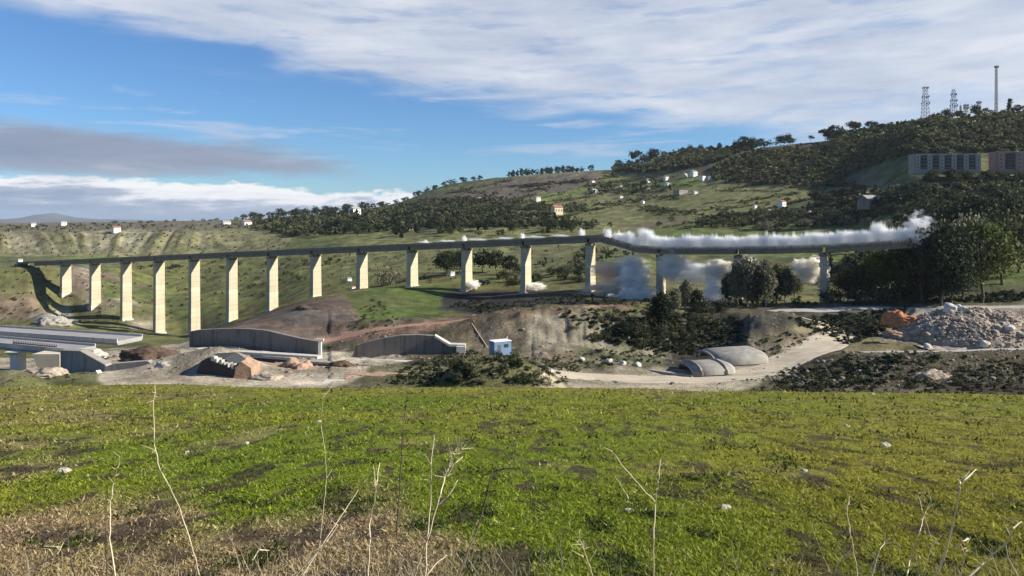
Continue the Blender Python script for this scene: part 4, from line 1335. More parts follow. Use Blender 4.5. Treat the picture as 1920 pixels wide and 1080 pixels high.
heap('footing_mound', 98, 608, 66, 13, M['concrete_grey'], 'pale rounded mound of broken concrete at the foot of the left bank', 'mound', 8.0, .8, 545)
heap('spoil_heap', 592, 602, 130, 26, M['brown_soil'], 'dark flat topped spoil heap on the brown mound', 'spoil heap', 12.0, .45, 372)
# rubble heap: one mass of uncountable stones
random.seed(21)
V, Fc = [], []
proto = [rock_mesh('r', 1.0, 60 + i, M['rock'], .8, 1) for i in range(5)]
pv = [(np.array([v.co[:] for v in me.vertices]), np.array([p.vertices[:] for p in me.polygons])) for me in proto]
hx, hy_, hw, hd = on(1830, 262).x, 262.0, 30.0, 22.0
hz0 = -41.5


def heap_h(X, Y):
    r = ((X - hx) / hw) ** 2 + ((Y - hy_) / hd) ** 2
    return 10.6 * np.clip(1 - r, 0, 1) ** .75 * (1 + .35 * (fbm(np.asarray(X) / 7, np.asarray(Y) / 7, 131, 3) - .5))


gx = np.linspace(hx - hw, hx + hw, 90); gy = np.linspace(hy_ - hd, hy_ + hd, 80)
ga, gb = np.meshgrid(gx, gy, indexing='ij')
gz = hz0 - 1.5 + heap_h(ga, gb) + 1.2 * (fbm(ga / 1.8, gb / 1.8, 141, 3) - .5)
nb = 0
vv = [np.stack([ga, gb, gz], -1).reshape(-1, 3)]
ii = np.arange(ga.size).reshape(ga.shape)
ff = [np.stack([ii[:-1, :-1], ii[1:, :-1], ii[1:, 1:]], -1).reshape(-1, 3), np.stack([ii[:-1, :-1], ii[1:, 1:], ii[:-1, 1:]], -1).reshape(-1, 3)]
nb = ga.size
for i in range(7000):
    X = hx + random.uniform(-1, 1) * hw; Y = hy_ + random.uniform(-1, .35) * hd
    if ((X - hx) / hw) ** 2 + ((Y - hy_) / hd) ** 2 > .98: continue
    r = min(1.3, .12 + random.expovariate(5.5))
    a, f = pv[i % 5]
    th = random.random() * 6.28; c, s = math.cos(th), math.sin(th)
    q = a * r * np.array((random.uniform(.6, 1.5), random.uniform(.6, 1.4), random.uniform(.5, 1.1)))
    q = np.stack([q[:, 0] * c - q[:, 1] * s, q[:, 0] * s + q[:, 1] * c, q[:, 2]], -1)
    vv.append(q + np.array((X, Y, hz0 - 1.5 + float(heap_h(X, Y)) + r * .2)))
    ff.append(f + nb); nb += len(a)
o = link('rubble_heap', mesh_np('rubble_heap', np.concatenate(vv), np.concatenate(ff), M['rock']))
tag(o, 'large grey heap of broken rubble stones at the right', 'rubble heap', kind='stuff')
for x, y, Y, r, lab in ((1782, 572, 262, 2.4, 'largest white block on the crest of the rubble heap'), (1800, 574, 262, 1.6, 'smaller pale block beside the white one on the heap crest'),
                        (1740, 645, 244, 1.3, 'pale boulder at the left foot of the rubble heap'), (1845, 652, 242, 1.5, 'pale boulder at the middle foot of the rubble heap'), (1893, 630, 246, 1.6, 'pale boulder on the right flank of the rubble heap')):
    p = at(x, y, Y)
    p.z = max(float(ground(p.x, p.y)), hz0 - 1.5 + float(heap_h(p.x, p.y))) + r * .25
    tag(link('boulder', rock_mesh('boulder', r, int(x), M['concrete_pale'], .8), None, p), lab, 'boulder')
# scrubby bank below it: stones lying on the slope, too many to count
vv, ff, nb = [], [], 0
for i in range(1500):
    x = random.uniform(1400, 2000); Y = random.uniform(193, 224)
    if x < 1640 and random.random() < .45: continue
    r = .10 + random.expovariate(6.0)
    a, f = pv[i % 5]
    p = on(x, Y)
    vv.append(a * min(r, 1.2) + np.array((p.x, p.y, p.z))); ff.append(f + nb); nb += len(a)
tag(link('bank_rubble', mesh_np('bank_rubble', np.concatenate(vv), np.concatenate(ff), M['bank_stone'])), 'loose stones strewn over the dark bank above the meadow edge', 'rubble', kind='stuff')
heap('pale_spoil', 1748, 722, 92, 26, M['rock'], 'pale grey spoil spilling down the dark bank at the right', 'spoil heap', 15.0, .35, 199)
t = thing('red_netting', at(1856, 690, 212), 'torn red plastic netting on the bank at the right', 'netting')
m = MB()
for i in range(9):
    x0 = i * .75 - 3
    m.tube([(x0, 0, -.6), (x0 + random.uniform(-.3, .3), .1, .8 + random.uniform(0, 1.6)), (x0 + random.uniform(-.5, .8), 0, 2.2 + random.uniform(-.6, 1.6))], .09, .06, 4)
for j in range(6):
    z = .2 + j * .55
    m.tube([(-3 + k_ * 1.0, .05, z + random.uniform(-.35, .35)) for k_ in range(7)], .06, .06, 4)
m.build('net', M['red_net'], t)
m = MB()
for x0 in (-3, 0, 3): m.tube([(x0, .15, -1), (x0 + .1, .15, 2.6)], .07, .07, 6)
m.build('stake', M['steel'], t)

vv, ff, nb = [], [], 0
for i in range(2600):
    x = random.uniform(-60, 1500); Y = random.uniform(190, 300)
    if fbm(np.array(x / 60.), np.array(Y / 14.), 161, 3) < .5 or float(gsample(rdist, x, Y)) < 6: continue
    r = .08 + random.expovariate(4.5)
    a, f = pv[i % 5]
    p = on(x, Y)
    vv.append(a * min(r, 1.0) * np.array((1.3, 1, .8)) + np.array((p.x, p.y, p.z))); ff.append(f + nb); nb += len(a)
tag(link('site_rubble', mesh_np('site_rubble', np.concatenate(vv), np.concatenate(ff), M['bank_stone'])), 'stones and clods strewn over the pale works ground', 'rubble', kind='stuff')

# precast vaults
def vault(x0, x1, yb, yt, Y, label, ribs, taper):
    p, q = at(x0, yb, Y), at(x1, yb, Y)
    h = (yb - yt) / F * Y
    L = q.x - p.x
    t = thing('concrete_vault', (p + q) / 2, label, 'concrete vault')
    m = MB()
    def arch(x, k, th=0.0, n=14):
        return [Vector((x, -math.cos(math.pi * i / n) * (h * 2.3 * k + th), math.sin(math.pi * i / n) ** .6 * (h * k * .9 + th))) for i in range(n + 1)]
    t.rotation_euler = (0, R(-2), R(8))
    A = [arch(-L / 2 + taper, .78), arch(-L / 2 + taper * .4 + L * .12, .96), arch(0, 1.0), arch(L / 2 - L * .10, .98), arch(L / 2, .72)]
    n = len(A[0])
    vs = [v for r in A for v in r]
    inn = [Vector((v.x, v.y * .88, v.z * .88)) for v in vs]
    N_ = len(vs); fs = []
    for i in range(len(A) - 1):
        for j in range(n - 1):
            a = i * n + j
            fs.append((a, a + n, a + n + 1, a + 1)); fs.append((a + N_, a + 1 + N_, a + n + 1 + N_, a + n + N_))
    for j in range(n - 1):
        for b in (0, (len(A) - 1) * n): fs.append((b + j, b + j + 1, b + j + 1 + N_, b + j + N_))
    m.add(vs + inn, fs)
    m.build('shell', M['vault_concrete'], t, True)
    for rx, k in ribs:
        r = arch(rx * L, k, .05)
        m = MB(); m.tube(r, .42, .42, 6); m.build('rib', M['vault_concrete'], t, True)
    m = MB(); m.box((0, -h * 2.2, -1.2), (L * .8, 1.2, 1.8)); m.build('plinth', M['concrete_grey'], t)
    return t


vault(1314, 1426, 674, 651, 236, 'rear grey concrete vault with a flat long crest beside the haul road', ((-.44, .80),), 2.2)
vault(1262, 1368, 695, 676, 217, 'front ribbed concrete vault with a rounded right end beside the haul road', ((-.16, .99), (.30, .97)), 3.4)
beam('barrier_wall', (1088, 677, 232), (1180, 686, 224), 1.6, 1.8, M['concrete_grey'], 'low concrete barrier behind the haul road, the far left length', 'barrier')
beam('barrier_wall', (1181, 687, 224), (1300, 704, 210), 1.6, 2.0, M['concrete_grey'], 'low concrete barrier running up to the front vault', 'barrier')
for x, y, r, lab in ((1090, 675, 1.0, 'pale boulder at the left tip of the barrier'), (1141, 678, 1.2, 'pale boulder on the left length of barrier'), (1166, 682, 1.1, 'pale boulder just left of the barrier joint'), (1194, 685, 1.5, 'large pale boulder at the barrier joint'), (1358, 693, .9, 'white boulder at the right end of the front vault'), (1030, 699, 1.3, 'pale boulder at the left start of the haul road'), (1392, 660, 1.2, 'pale boulder at the right end of the rear vault')):
    tag(link('boulder', rock_mesh('boulder', r, int(x), M['concrete_pale'], .8), None, hit(x, y) + Vector((0, -1, .3))), lab, 'boulder')

# site cabin
p = hit(938, 682, 215) + Vector((0, 0, .6))
t = thing('site_cabin', p, 'small site cabin above the scrub mound, shade side coloured blue, sunlit end white', 'cabin', rz=R(28))
MB().box((0, 0, 1.2), (5.6, 3.4, 4.4)).build('body', M['cabin_shade'], t)  # body colour carries the shade of the cabin side
MB().box((2.83, 0, 1.75), (.06, 3.2, 3.2)).build('end_panel', M['cabin_sunlit'], t)  # white panel puts sunlight into the end colour
MB().box((0, 0, 3.5), (5.9, 3.7, .2)).build('roof', M['cabin_sunlit'], t)
MB().box((-1.2, -1.72, 1.45), (1.0, .06, 2.2)).build('door', M['steel'], t)
MB().box((1.1, -1.72, 2.1), (1.5, .06, 1.0)).build('window', M['window'], t)
for k_, (a, b) in enumerate((((884, 606), (914, 652)), ((951, 632), (945, 654)))):
    P_ = [hit(a[0] + (b[0] - a[0]) * i / 9, a[1] + (b[1] - a[1]) * i / 9) + Vector((0, -.1, .1)) for i in range(10)]
    Q_ = P_[-1].copy()
    m = MB(); m.tube([p - Q_ for p in P_], .16, .16, 8)  # the long tube stands in for a pale track on the slope
    tag(m.build('slope_tube', M['cream_wall'], None, True, Q_), ('long thin tube for the pale track down the brown slope towards the cabin', 'short pale drain pipe on the slope behind the cabin')[k_], 'pipe', 'pale pipes on the slope')

# ------------------------------------------------------------------ buildings
def house(x, y, wpx, label, wallm='white_wall', roof='tile_roof', hk=.62, rz=None, flat=False, dk=.7, cat='house', Y=None):
    p = hit(x, y) if Y is None else at(x, y, Y)
    w = wpx / F * p.y; h = w * hk; d = w * dk
    rz = random.uniform(.55, 1.0) if rz is None else rz
    wpx *= 1.10
    t = thing('house', p, label, cat, 'scattered houses on the hillside', rz)
    MB().box((0, 0, h / 2 - .5), (w, d, h + 1)).build('wall', M[wallm], t)
    if flat:
        MB().box((0, 0, h + .15), (w * 1.04, d * 1.06, .3)).build('roof', M[roof], t)
    else:
        m = MB(); a, b, c = w * .54, d * .58, w * .22
        m.loft([[(-a, -b, h + .002), (a, -b, h + .002), (a, -b, h + .15), (-a, -b, h + .15)], [(-a, 0, h + c), (a, 0, h + c), (a, 0, h + c + .2), (-a, 0, h + c + .2)], [(-a, b, h + .002), (a, b, h + .002), (a, b, h + .15), (-a, b, h + .15)]])
        m.build('roof', M[roof], t)
        g = MB()
        for sx in (-1, 1):
            g.prism([(sx * w * .499, -d * .5, h), (sx * w * .499, d * .5, h), (sx * w * .499, 0, h + c)], (-sx * .2, 0, 0))
        g.build('gable', M[wallm], t)
    if wpx >= 9:
        n = 3 if wpx > 13 else 2
        for i in range(n):
            xx = (i - (n - 1) / 2) * w / n
            MB().box((xx, -d / 2 - .02, h * .55), (w * .11, .08, h * .30)).build('window', M['window'], t)
    return t


random.seed(31)
HOUSES = [
    (1044, 402, 19, 'cream house with orange roof among dark trees behind the standing deck', 'cream_wall', 'tile_roof'),
    (1008, 377, 10, 'small white house alone left of the cream orange-roofed one', 'white_wall', 'tile_roof'),
    (1111, 342, 8, 'white cottage highest on the left slope below the bare ridge', 'white_wall', 'tile_roof'),
    (1114, 362, 14, 'low wide white house at the top left corner of the big field', 'white_wall', 'grey_roof'),
    (1165, 355, 9, 'white house in the brown scrub, upper of a stacked pair', 'white_wall', 'tile_roof'),
    (1164, 371, 8, 'white house in the brown scrub, lower of a stacked pair', 'white_wall', 'tile_roof'),
    (1215, 342, 8, 'white house left of the village, upper of two', 'white_wall', 'tile_roof'),
    (1216, 356, 8, 'tall narrow white house left of the village, lower of two', 'white_wall', 'tile_roof'),
    (1249, 338, 9, 'white house at the left end of the hillside village, upper one', 'white_wall', 'tile_roof'),
    (1251, 348, 11, 'white house at the left end of the hillside village, lower one', 'white_wall', 'grey_roof'),
    (1284, 333, 9, 'grey walled house inside the village left of the bright ones', 'cream_wall', 'grey_roof'),
    (1301, 331, 12, 'brightest white gabled house in the middle of the village', 'white_wall', 'grey_roof'),
    (1317, 338, 11, 'square white house just right of the brightest gabled one', 'white_wall', 'grey_roof'),
    (1331, 336, 7, 'small white house between two square ones in the village', 'white_wall', 'tile_roof'),
    (1347, 336, 10, 'square white house at the right end of the village', 'white_wall', 'grey_roof'),
    (1387, 335, 11, 'low white house right of the village in front of the olive grove', 'white_wall', 'tile_roof'),
    (1303, 363, 9, 'bright white house alone below the village', 'white_wall', 'grey_roof'),
    (1276, 364, 22, 'long grey shed below the village', 'concrete_grey', 'grey_roof'),
    (1205, 382, 7, 'tiny pale hut in the middle of the big field', 'white_wall', 'tile_roof'),
    (1415, 391, 8, 'small white house left of three above the falling deck', 'white_wall', 'tile_roof'),
    (1442, 397, 8, 'small white house, lowest of three above the falling deck', 'white_wall', 'grey_roof'),
    (1466, 388, 14, 'white gabled house, largest of three above the falling deck', 'white_wall', 'tile_roof'),
    (1518, 402, 7, 'tiny white hut left of the bright right hand field', 'white_wall', 'grey_roof'),
    (1638, 391, 46, 'wide low farm building with grey pitched roofs in the dark trees', 'concrete_wall', 'grey_roof'),
    (665, 405, 19, 'white house under trees on the left slope of the hill', 'white_wall', 'grey_roof'),
    (652, 414, 8, 'small white hut just below the white house on the left slope', 'white_wall', 'tile_roof'),
    (762, 432, 20, 'low cream farmhouse just above the standing deck', 'cream_wall', 'grey_roof'),
    (898, 378, 9, 'white house alone on the upper left slope of the hill', 'white_wall', 'tile_roof'),
    (424, 421, 14, 'low white house, left of a pair on the left horizon', 'white_wall', 'grey_roof'),
    (462, 421, 16, 'low white house, right of a pair on the left horizon', 'white_wall', 'tile_roof'),
    (218, 436, 13, 'pale farmhouse at the top of the eroded cliff', 'white_wall', 'tile_roof'),
    (63, 425, 8, 'tiny white building on the flat left horizon under the far mountain, left one', 'white_wall', 'grey_roof'),
    (120, 423, 9, 'tiny white building on the flat left horizon under the far mountain, right one', 'white_wall', 'grey_roof'),
    (1690, 367, 9, 'small white house left of the pink one below the apartment block', 'white_wall', 'grey_roof'),
    (1788, 352, 17, 'pinkish house below the right end of the apartment block', 'pink_wall', 'tile_roof'),
    (655, 528, 8, 'tiny white hut on the green slope under the standing deck, upper one', 'white_wall', 'grey_roof'),
    (662, 541, 8, 'tiny white hut on the green slope under the standing deck, lower one', 'white_wall', 'tile_roof'),
    (846, 517, 12, 'white shed beside the dark trees under the standing deck', 'white_wall', 'grey_roof'),
    (38, 492, 7, 'tiny white hut at the left end of the standing viaduct', 'white_wall', 'grey_roof'),
]
for x, y, w, lab, wm, rf in HOUSES:
    big = w > 30
    house(x, y, w, lab, wm, rf, .32 if (big or 'low' in lab or 'long' in lab) else .7, .25 if big else None, 'square' in lab or 'shed' in lab)


def block(x0, x1, yt, yb, Y, bays, label, wallm, name, rz):
    p = at((x0 + x1) / 2, yb, Y)
    w = (x1 - x0) / F * Y; h = (yb - yt) / F * Y; d = 13.0
    t = thing('apartment_block', p, label, 'apartment block', None, rz)
    MB().box((0, 0, h / 2 - 2), (w, d, h + 4)).build('wall', M[wallm], t)
    MB().box((0, 0, h + .25), (w + .5, d + .5, .5)).build('roof', M['grey_roof'], t)
    random.seed(int(x0))
    bw = w / bays
    for i in range(bays):
        xx = -w / 2 + bw * (i + .5)
        if i % 2:                                    # flat dark panel stands in for shade in a balcony recess
            MB().box((xx, -d / 2 - .05, h * .48), (bw * .98, .14, h * .88)).build('bay_shade', M['shade_dark'], t)
            for f_ in range(4):
                MB().box((xx, -d / 2 - .6, h * (.12 + .22 * f_)), (bw * .60, 1.0, .35)).build('balcony', M[wallm], t)
        else:
            MB().box((xx, -d / 2 - .5, h * .5), (bw * .80, 1.0, h * (1.0 + .06 * (i % 4 == 0)))).build('tower_bay', M[wallm], t)
            for f_ in range(4):
                MB().box((xx, -d / 2 - 1.03, h * (.16 + .22 * f_)), (bw * .24, .08, h * .10)).build('window', M['window'], t)
    return t


block(1711, 1830, 290, 319, 742, 11, 'long white apartment block with dark balcony bays on the wooded slope', 'shaded_render', 'apartment_block', R(-4))
block(1862, 1928, 286, 319, 742, 4, 'pink apartment block at the right edge of the wooded slope', 'pink_wall', 'apartment_block', R(-4))


# ------------------------------------------------------------------ masts on the ridge
def mast(x, yb, yt, wb, wt, label, mat, head, Y=None):
    p = hit(x, yb + 6) if Y is None else at(x, yb, Y)
    s = p.y / F
    h = (yb - yt) * s; a, b = wb * s / 2, wt * s / 2
    p.z = -(yb - HY) * s
    t = thing('lattice_mast', p, label, 'mast', 'radio masts on the ridge')
    m = MB()
    def c(z, i):
        r = a + (b - a) * z / h
        return Vector(((-1, 1, 1, -1)[i] * r, (-1, -1, 1, 1)[i] * r, z))
    for i in range(4): m.tube([c(-8, i), c(h, i)], .34, .22, 5)
    m.build('leg', M[mat], t)
    m = MB(); n = max(5, int(h / 5))
    for k_ in range(n):
        z0, z1 = h * k_ / n, h * (k_ + 1) / n
        for i in range(4):
            j = (i + 1) % 4
            m.tube([c(z0, i), c(z1, j)], .2, .2, 4); m.tube([c(z1, i), c(z1, j)], .16, .16, 4)
    m.build('bracing', M[mat], t)
    if head:
        m = MB()
        for z in head:
            for i in range(4): m.box(c(h * z, i) * 1.0 + Vector(((-1, 1, 1, -1)[i] * .9, -.6, 0)), (1.2, .8, 2.6))
        m.build('antenna', M['steel'], t)
    m = MB(); m.tube([(0, 0, h), (0, 0, h + 5)], .12, .06, 5); m.build('spike', M[mat], t)
    return t


mast(1735, 224, 163, 11, 5, 'lattice mast with a bulky antenna head, leftmost on the ridge', 'steel', (.97, .7, .5))
mast(1788, 214, 168, 9, 4, 'second lattice mast from the left, tapering with mid height antennas', 'steel', (.8, .55, .35))
mast(1811, 212, 196, 5, 4, 'short stout mast beside the treetops on the ridge', 'steel', (.9, .6))
mast(1835, 211, 190, 5, 3.4, 'short mast between the stout one and the tallest pole', 'steel', (.9,))
mast(1801, 212, 198, 2.5, 2, 'shortest thin mast just left of the stout one', 'steel', ())
mast(1868, 212, 124, 3.6, 2.6, 'tallest slender mast at the right of the ridge', 'steel', (.985,))


# ------------------------------------------------------------------ trees and shrubs
def leaves(cloud, size, r, tint):
    """Leaf clump faces: random small quads at the given centres."""
    n = len(cloud)
    a = r.normal(size=(n, 3)); a /= np.linalg.norm(a, axis=1)[:, None]
    b = np.cross(a, r.normal(size=(n, 3))); b /= np.linalg.norm(b, axis=1)[:, None]
    s = (size * r.uniform(.6, 1.4, n))[:, None]
    v = np.stack([cloud - a * s - b * s * .6, cloud + a * s * .7 - b * s, cloud + a * s + b * s * .7, cloud - a * s * .6 + b * s], 1).reshape(-1, 3)
    return v, np.repeat(tint, 4)


def crown_np(kind, nclump, per, size, seed):
    r = np.random.default_rng(seed)
    C, T = [], []
    for i in range(nclump):
        u = r.normal(size=3); u /= np.linalg.norm(u)
        q = r.uniform(.25, 1.0) ** .5
        if kind == 'round': c = np.array((0, 0, .60)) + u * q * np.array((.36, .36, .30)); cr = r.uniform(.09, .18)
        elif kind == 'tall': c = np.array((0, 0, .56)) + u * q * np.array((.16, .16, .40)); cr = r.uniform(.05, .11)
        elif kind == 'cone':
            z = r.uniform(.08, .97); w = .17 * (1 - z) ** .7 + .02; an = r.uniform(0, 6.28)
            c = np.array((math.cos(an) * w * q, math.sin(an) * w * q, z)); cr = .05
        elif kind == 'umbrella': c = np.array((0, 0, .74)) + u * q * np.array((.38, .38, .19)); cr = r.uniform(.07, .14)
        else: c = np.array((0, 0, .42)) + u * q * np.array((.62, .62, .40)); c[2] = max(c[2], .05); cr = r.uniform(.10, .24)
        t = np.clip(r.normal(.5, .28), 0, 1)
        k = max(4, int(per * r.uniform(.6, 1.4)))
        p = c + np.clip(r.normal(size=(k, 3)), -1.9, 1.9) * cr * np.array((.62, .62, .5))
        C.append(p); T.append(np.clip(t + r.normal(0, .16, k), 0, 1))
    C = np.concatenate(C); T = np.concatenate(T)
    return leaves(C, size, r, T)


def crown_mesh(kind, nclump, per, size, seed, mat):
    v, t = crown_np(kind, nclump, per, size, seed)
    f = np.arange(len(v)).reshape(-1, 4)
    return mesh_np('crown', v, f, mat, {'tint': np.repeat(t[:, None], 3, 1)})


def trunk_mesh(kind, seed, mat, thick=.022):
    r = random.Random(seed)
    m = MB()
    top = {'round': .55, 'tall': .85, 'cone': .9, 'umbrella': .78, 'bush': .3}[kind]
    pts = [Vector((r.uniform(-.02, .02) * i, r.uniform(-.02, .02) * i, -.04 + (top + .04) * i / 5)) for i in range(6)]
    m.tube(pts, thick, thick * .45, 7)
    if kind != 'cone':
        for i in range(6 if kind != 'bush' else 4):
            z = top * r.uniform(.45, .95); an = r.uniform(0, 6.28); k = z / top * 5
            b = pts[int(k)].lerp(pts[min(5, int(k) + 1)], k % 1)
            l = {'round': .28, 'tall': .16, 'umbrella': .34, 'bush': .4}[kind]
            e = b + Vector((math.cos(an) * l, math.sin(an) * l, l * r.uniform(.4, .9)))
            m.tube([b, b.lerp(e, .5) + Vector((0, 0, -.015)), e], thick * .5, thick * .15, 5)
    me = bpy.data.meshes.new('trunk'); me.from_pydata(m.v, [], m.f); me.materials.append(mat)
    return me


_cache = {}


def tree_meshes(kind, leaf, lod, var):
    k = (kind, leaf, lod, var)
    if k not in _cache:
        nc, per, sz = {'far': (16, 9, .055), 'mid': (36, 22, .030), 'near': (85, 48, .0165)}[lod]
        if kind == 'cone': nc = int(nc * 1.6); sz *= .75
        if kind == 'bush': sz *= 1.25
        seed = 100 + var * 13 + len(kind) * 7
        _cache[k] = (trunk_mesh(kind, seed, M['bark_pale' if leaf == 'leaf_grey' and kind == 'tall' else 'bark']), crown_mesh(kind, nc, per, sz, seed, M[leaf]))
    return _cache[k]


NTREE = [0]


def tree(p, h, kind, leaf, label, cat='tree', group=None, name=None, wide=1.0, lod=None, rnd=random):
    px = h / p.y * F
    lod = lod or ('near' if px > 48 else 'mid' if px > 17 else 'far')
    tr, cr = tree_meshes(kind, leaf, lod, rnd.randrange(3))
    name = name or ('shrub' if kind == 'bush' else 'tree')
    t = thing(name, p, label, cat, group, rnd.uniform(0, 6.28))
    t.scale = (h * wide, h * wide, h)
    link('trunk' if kind != 'bush' else 'stem', tr, t)
    link('crown' if kind != 'bush' else 'foliage', cr, t)
    NTREE[0] += 1
    return t


def ridge_pt(x):
    ys = gsample(YP, np.full(len(GY), float(x)), GY)
    j = int(np.argmin(np.where(GY > 700, ys, 1e9)))
    if x < 460: j = int(np.argmin(np.where((GY > 1100) & (GY < 2200), ys, 1e9)))
    return on(x, GY[j])


random.seed(77)
SKY = [(1160, 18, 'round'), (1178, 14, 'round'), (1190, 27, 'umbrella'), (1207, 18, 'round'), (1225, 24, 'round'), (1245, 15, 'round'), (1262, 13, 'round'), (1278, 15, 'round'), (1294, 17, 'round'), (1312, 17, 'round'),
       (1330, 15, 'round'), (1348, 19, 'tall'), (1362, 14, 'round'), (1380, 21, 'round'), (1395, 27, 'round'), (1410, 22, 'round'), (1425, 18, 'round'), (1442, 14, 'round'), (1462, 19, 'round'), (1476, 20, 'round'),
       (1519, 13, 'umbrella'), (1545, 23, 'umbrella'), (1560, 28, 'round'), (1576, 22, 'round'), (1598, 27, 'umbrella'), (1632, 22, 'umbrella'), (1652, 15, 'round'), (1675, 11, 'round'), (1700, 11, 'round'), (1720, 13, 'round'),
       (1756, 15, 'round'), (1772, 19, 'round'), (1792, 15, 'round'), (1825, 21, 'round'), (1846, 14, 'round'), (1890, 27, 'cone'), (1905, 17, 'round'), (1917, 15, 'round')]
SPECIAL = {1190: 'umbrella shaped pine, tallest of the clump at the left end of the wooded ridge', 1519: 'small umbrella pine standing alone on the bare stretch of ridge', 1890: 'dark pointed cypress on the ridge right of the tallest mast',
           1598: 'umbrella pine on the ridge right of the big rounded clump', 1632: 'umbrella pine standing clear on the ridge left of the leftmost mast'}
for x, px, kd in SKY:
    p = ridge_pt(x); p.y -= 4; p.z = float(ground(p.x, p.y)) - .3
    tree(p, px * p.y / F * 1.05, kd, 'leaf_dark', SPECIAL.get(x, 'dark tree standing along the skyline of the wooded ridge'), 'tree', 'skyline trees on the right hand ridge', wide=1.15)
    if x not in SPECIAL:
        for q in range(2):
            xx = x + random.uniform(-9, 9)
            p = ridge_pt(xx); p.y -= random.uniform(8, 40); p.z = float(ground(p.x, p.y)) - .3
            tree(p, px * p.y / F * random.uniform(.5, .75), 'round', 'leaf_dark', 'dark tree standing along the skyline of the wooded ridge', 'tree', 'skyline trees on the right hand ridge', wide=1.3)
for x in [955, 962, 970, 978, 988, 998, 1006, 1016, 1026, 1033, 1046, 1056, 1066, 1074, 1082, 1090, 1108]:
    p = ridge_pt(x); hh = random.uniform(14, 20) * p.y / F; p.z -= hh * .28
    tree(p, hh, random.choice(('tall', 'round', 'round')), 'leaf_dark', 'small dark tree in the row along the bare middle ridge', 'tree', 'tree row on the bare middle ridge', wide=1.0)
for x in list(range(470, 900, 11)):
    p = ridge_pt(x + random.uniform(-4, 4)); p.y -= random.uniform(0, 60); p.z = float(ground(p.x, p.y)) - .3
    px = random.uniform(7, 12) if x > 680 else random.uniform(11, 18)
    p.z -= px * p.y / F * .26
    tree(p, px * p.y / F * 1.25, 'round', 'leaf_dark', 'dark tree along the low skyline left of the hill', 'tree', 'skyline trees on the left slope', wide=1.2)
for x in (45, 90, 130, 180, 222, 240, 268, 285, 310, 330, 352, 380, 398, 415, 440):
    p = ridge_pt(x + random.uniform(-12, 12)); p.z -= .3
    tree(p, random.uniform(3.5, 8) * p.y / F, random.choice(('bush', 'round', 'bush')), 'leaf_dark', 'tiny dark tree dotted along the flat left horizon', 'tree', 'trees dotted on the flat left horizon', wide=1.3)


def sprinkle(poly, n, hr, kinds, leafs, label, group, Ymin=175, wide=1.15, cat='tree', Ymax=1e9, bypx=True, seed=1, name=None):
    r = random.Random(seed)
    xs = [p[0] for p in poly]; ys = [p[1] for p in poly]
    c = 0; tries = 0
    while c < n and tries < n * 40:
        tries += 1
        x, y = r.uniform(min(xs), max(xs)), r.uniform(min(ys), max(ys))
        if not inpoly(np.array([x]), np.array([y]), poly)[0]: continue
        p = hit(x, y, Ymin)
        if p.y > Ymax: continue
        p.z -= .2
        h = r.uniform(*hr) * (p.y / F if bypx else 1)
        tree(p, h, r.choice(kinds), r.choice(leafs), label, cat, group, name, wide, None, r)
        c += 1


# belts behind and under the deck (heights in picture px)
sprinkle([(560, 448), (640, 430), (820, 420), (960, 420), (1110, 432), (1110, 440), (960, 445), (820, 448), (680, 452)], 50, (14, 26), ('round', 'round', 'tall'), ('leaf_dark', 'leaf_olive', 'leaf_dark'),
         'dark rounded tree in the belt showing just above the standing deck', 'tree belt behind the standing deck', 500, seed=2)
sprinkle([(1120, 432), (1420, 432), (1700, 430), (1700, 405), (1420, 400), (1300, 412), (1120, 425)], 46, (10, 20), ('round', 'bush', 'round'), ('leaf_dark', 'leaf_olive', 'leaf_grey'),
         'small tree in the scrubby belt above the falling deck', 'trees above the falling deck', 500, seed=3)
for x, y, px, lab in ((838, 520, 52, 'dark dense tree under the deck, left of the dark clump'), (862, 515, 50, 'dark dense tree under the deck, behind the third standing pier'), (905, 512, 48, 'dark tree under the deck just right of the third standing pier'),
                      (930, 512, 44, 'dark tree under the deck, middle of the gap between two piers'), (955, 516, 40, 'dark tree under the deck left of the second standing pier')):
    tree(hit(x, y, 430), px * hit(x, y, 430).y / F, 'round', 'leaf_dark', lab, 'tree', 'dark trees under the standing deck', wide=1.1)
for x, y, px, w_, lab in ((710, 535, 40, 1.7, 'soft brown bush standing in the gap right of the green-slope huts'),):
    p = hit(x + 16, y, 470); tree(p, px * p.y / F, 'bush', 'leaf_grey', lab, 'shrub', None, wide=w_ * .5)
sprinkle([(880, 535), (1100, 535), (1100, 505), (960, 510), (880, 528)], 26, (8, 20), ('bush', 'round'), ('leaf_dark', 'leaf_olive'), 'low scrubby bush on the dark ground around the standing pier feet', 'scrub at the pier feet', 380, cat='shrub', seed=4)
sprinkle([(430, 500), (640, 480), (640, 525), (520, 540), (440, 540)], 22, (5, 11), ('bush', 'round'), ('leaf_dark', 'leaf_olive'), 'small bush dotted over the green slope seen between the piers', 'bushes on the slope between the piers', 560, cat='shrub', seed=5)
sprinkle([(210, 492), (470, 485), (470, 506), (210, 508)], 16, (6, 11), ('bush',), ('leaf_dark',), 'dark hedge bush in the line across the slope behind the left piers', 'hedge bushes behind the left piers', 640, cat='shrub', seed=6)
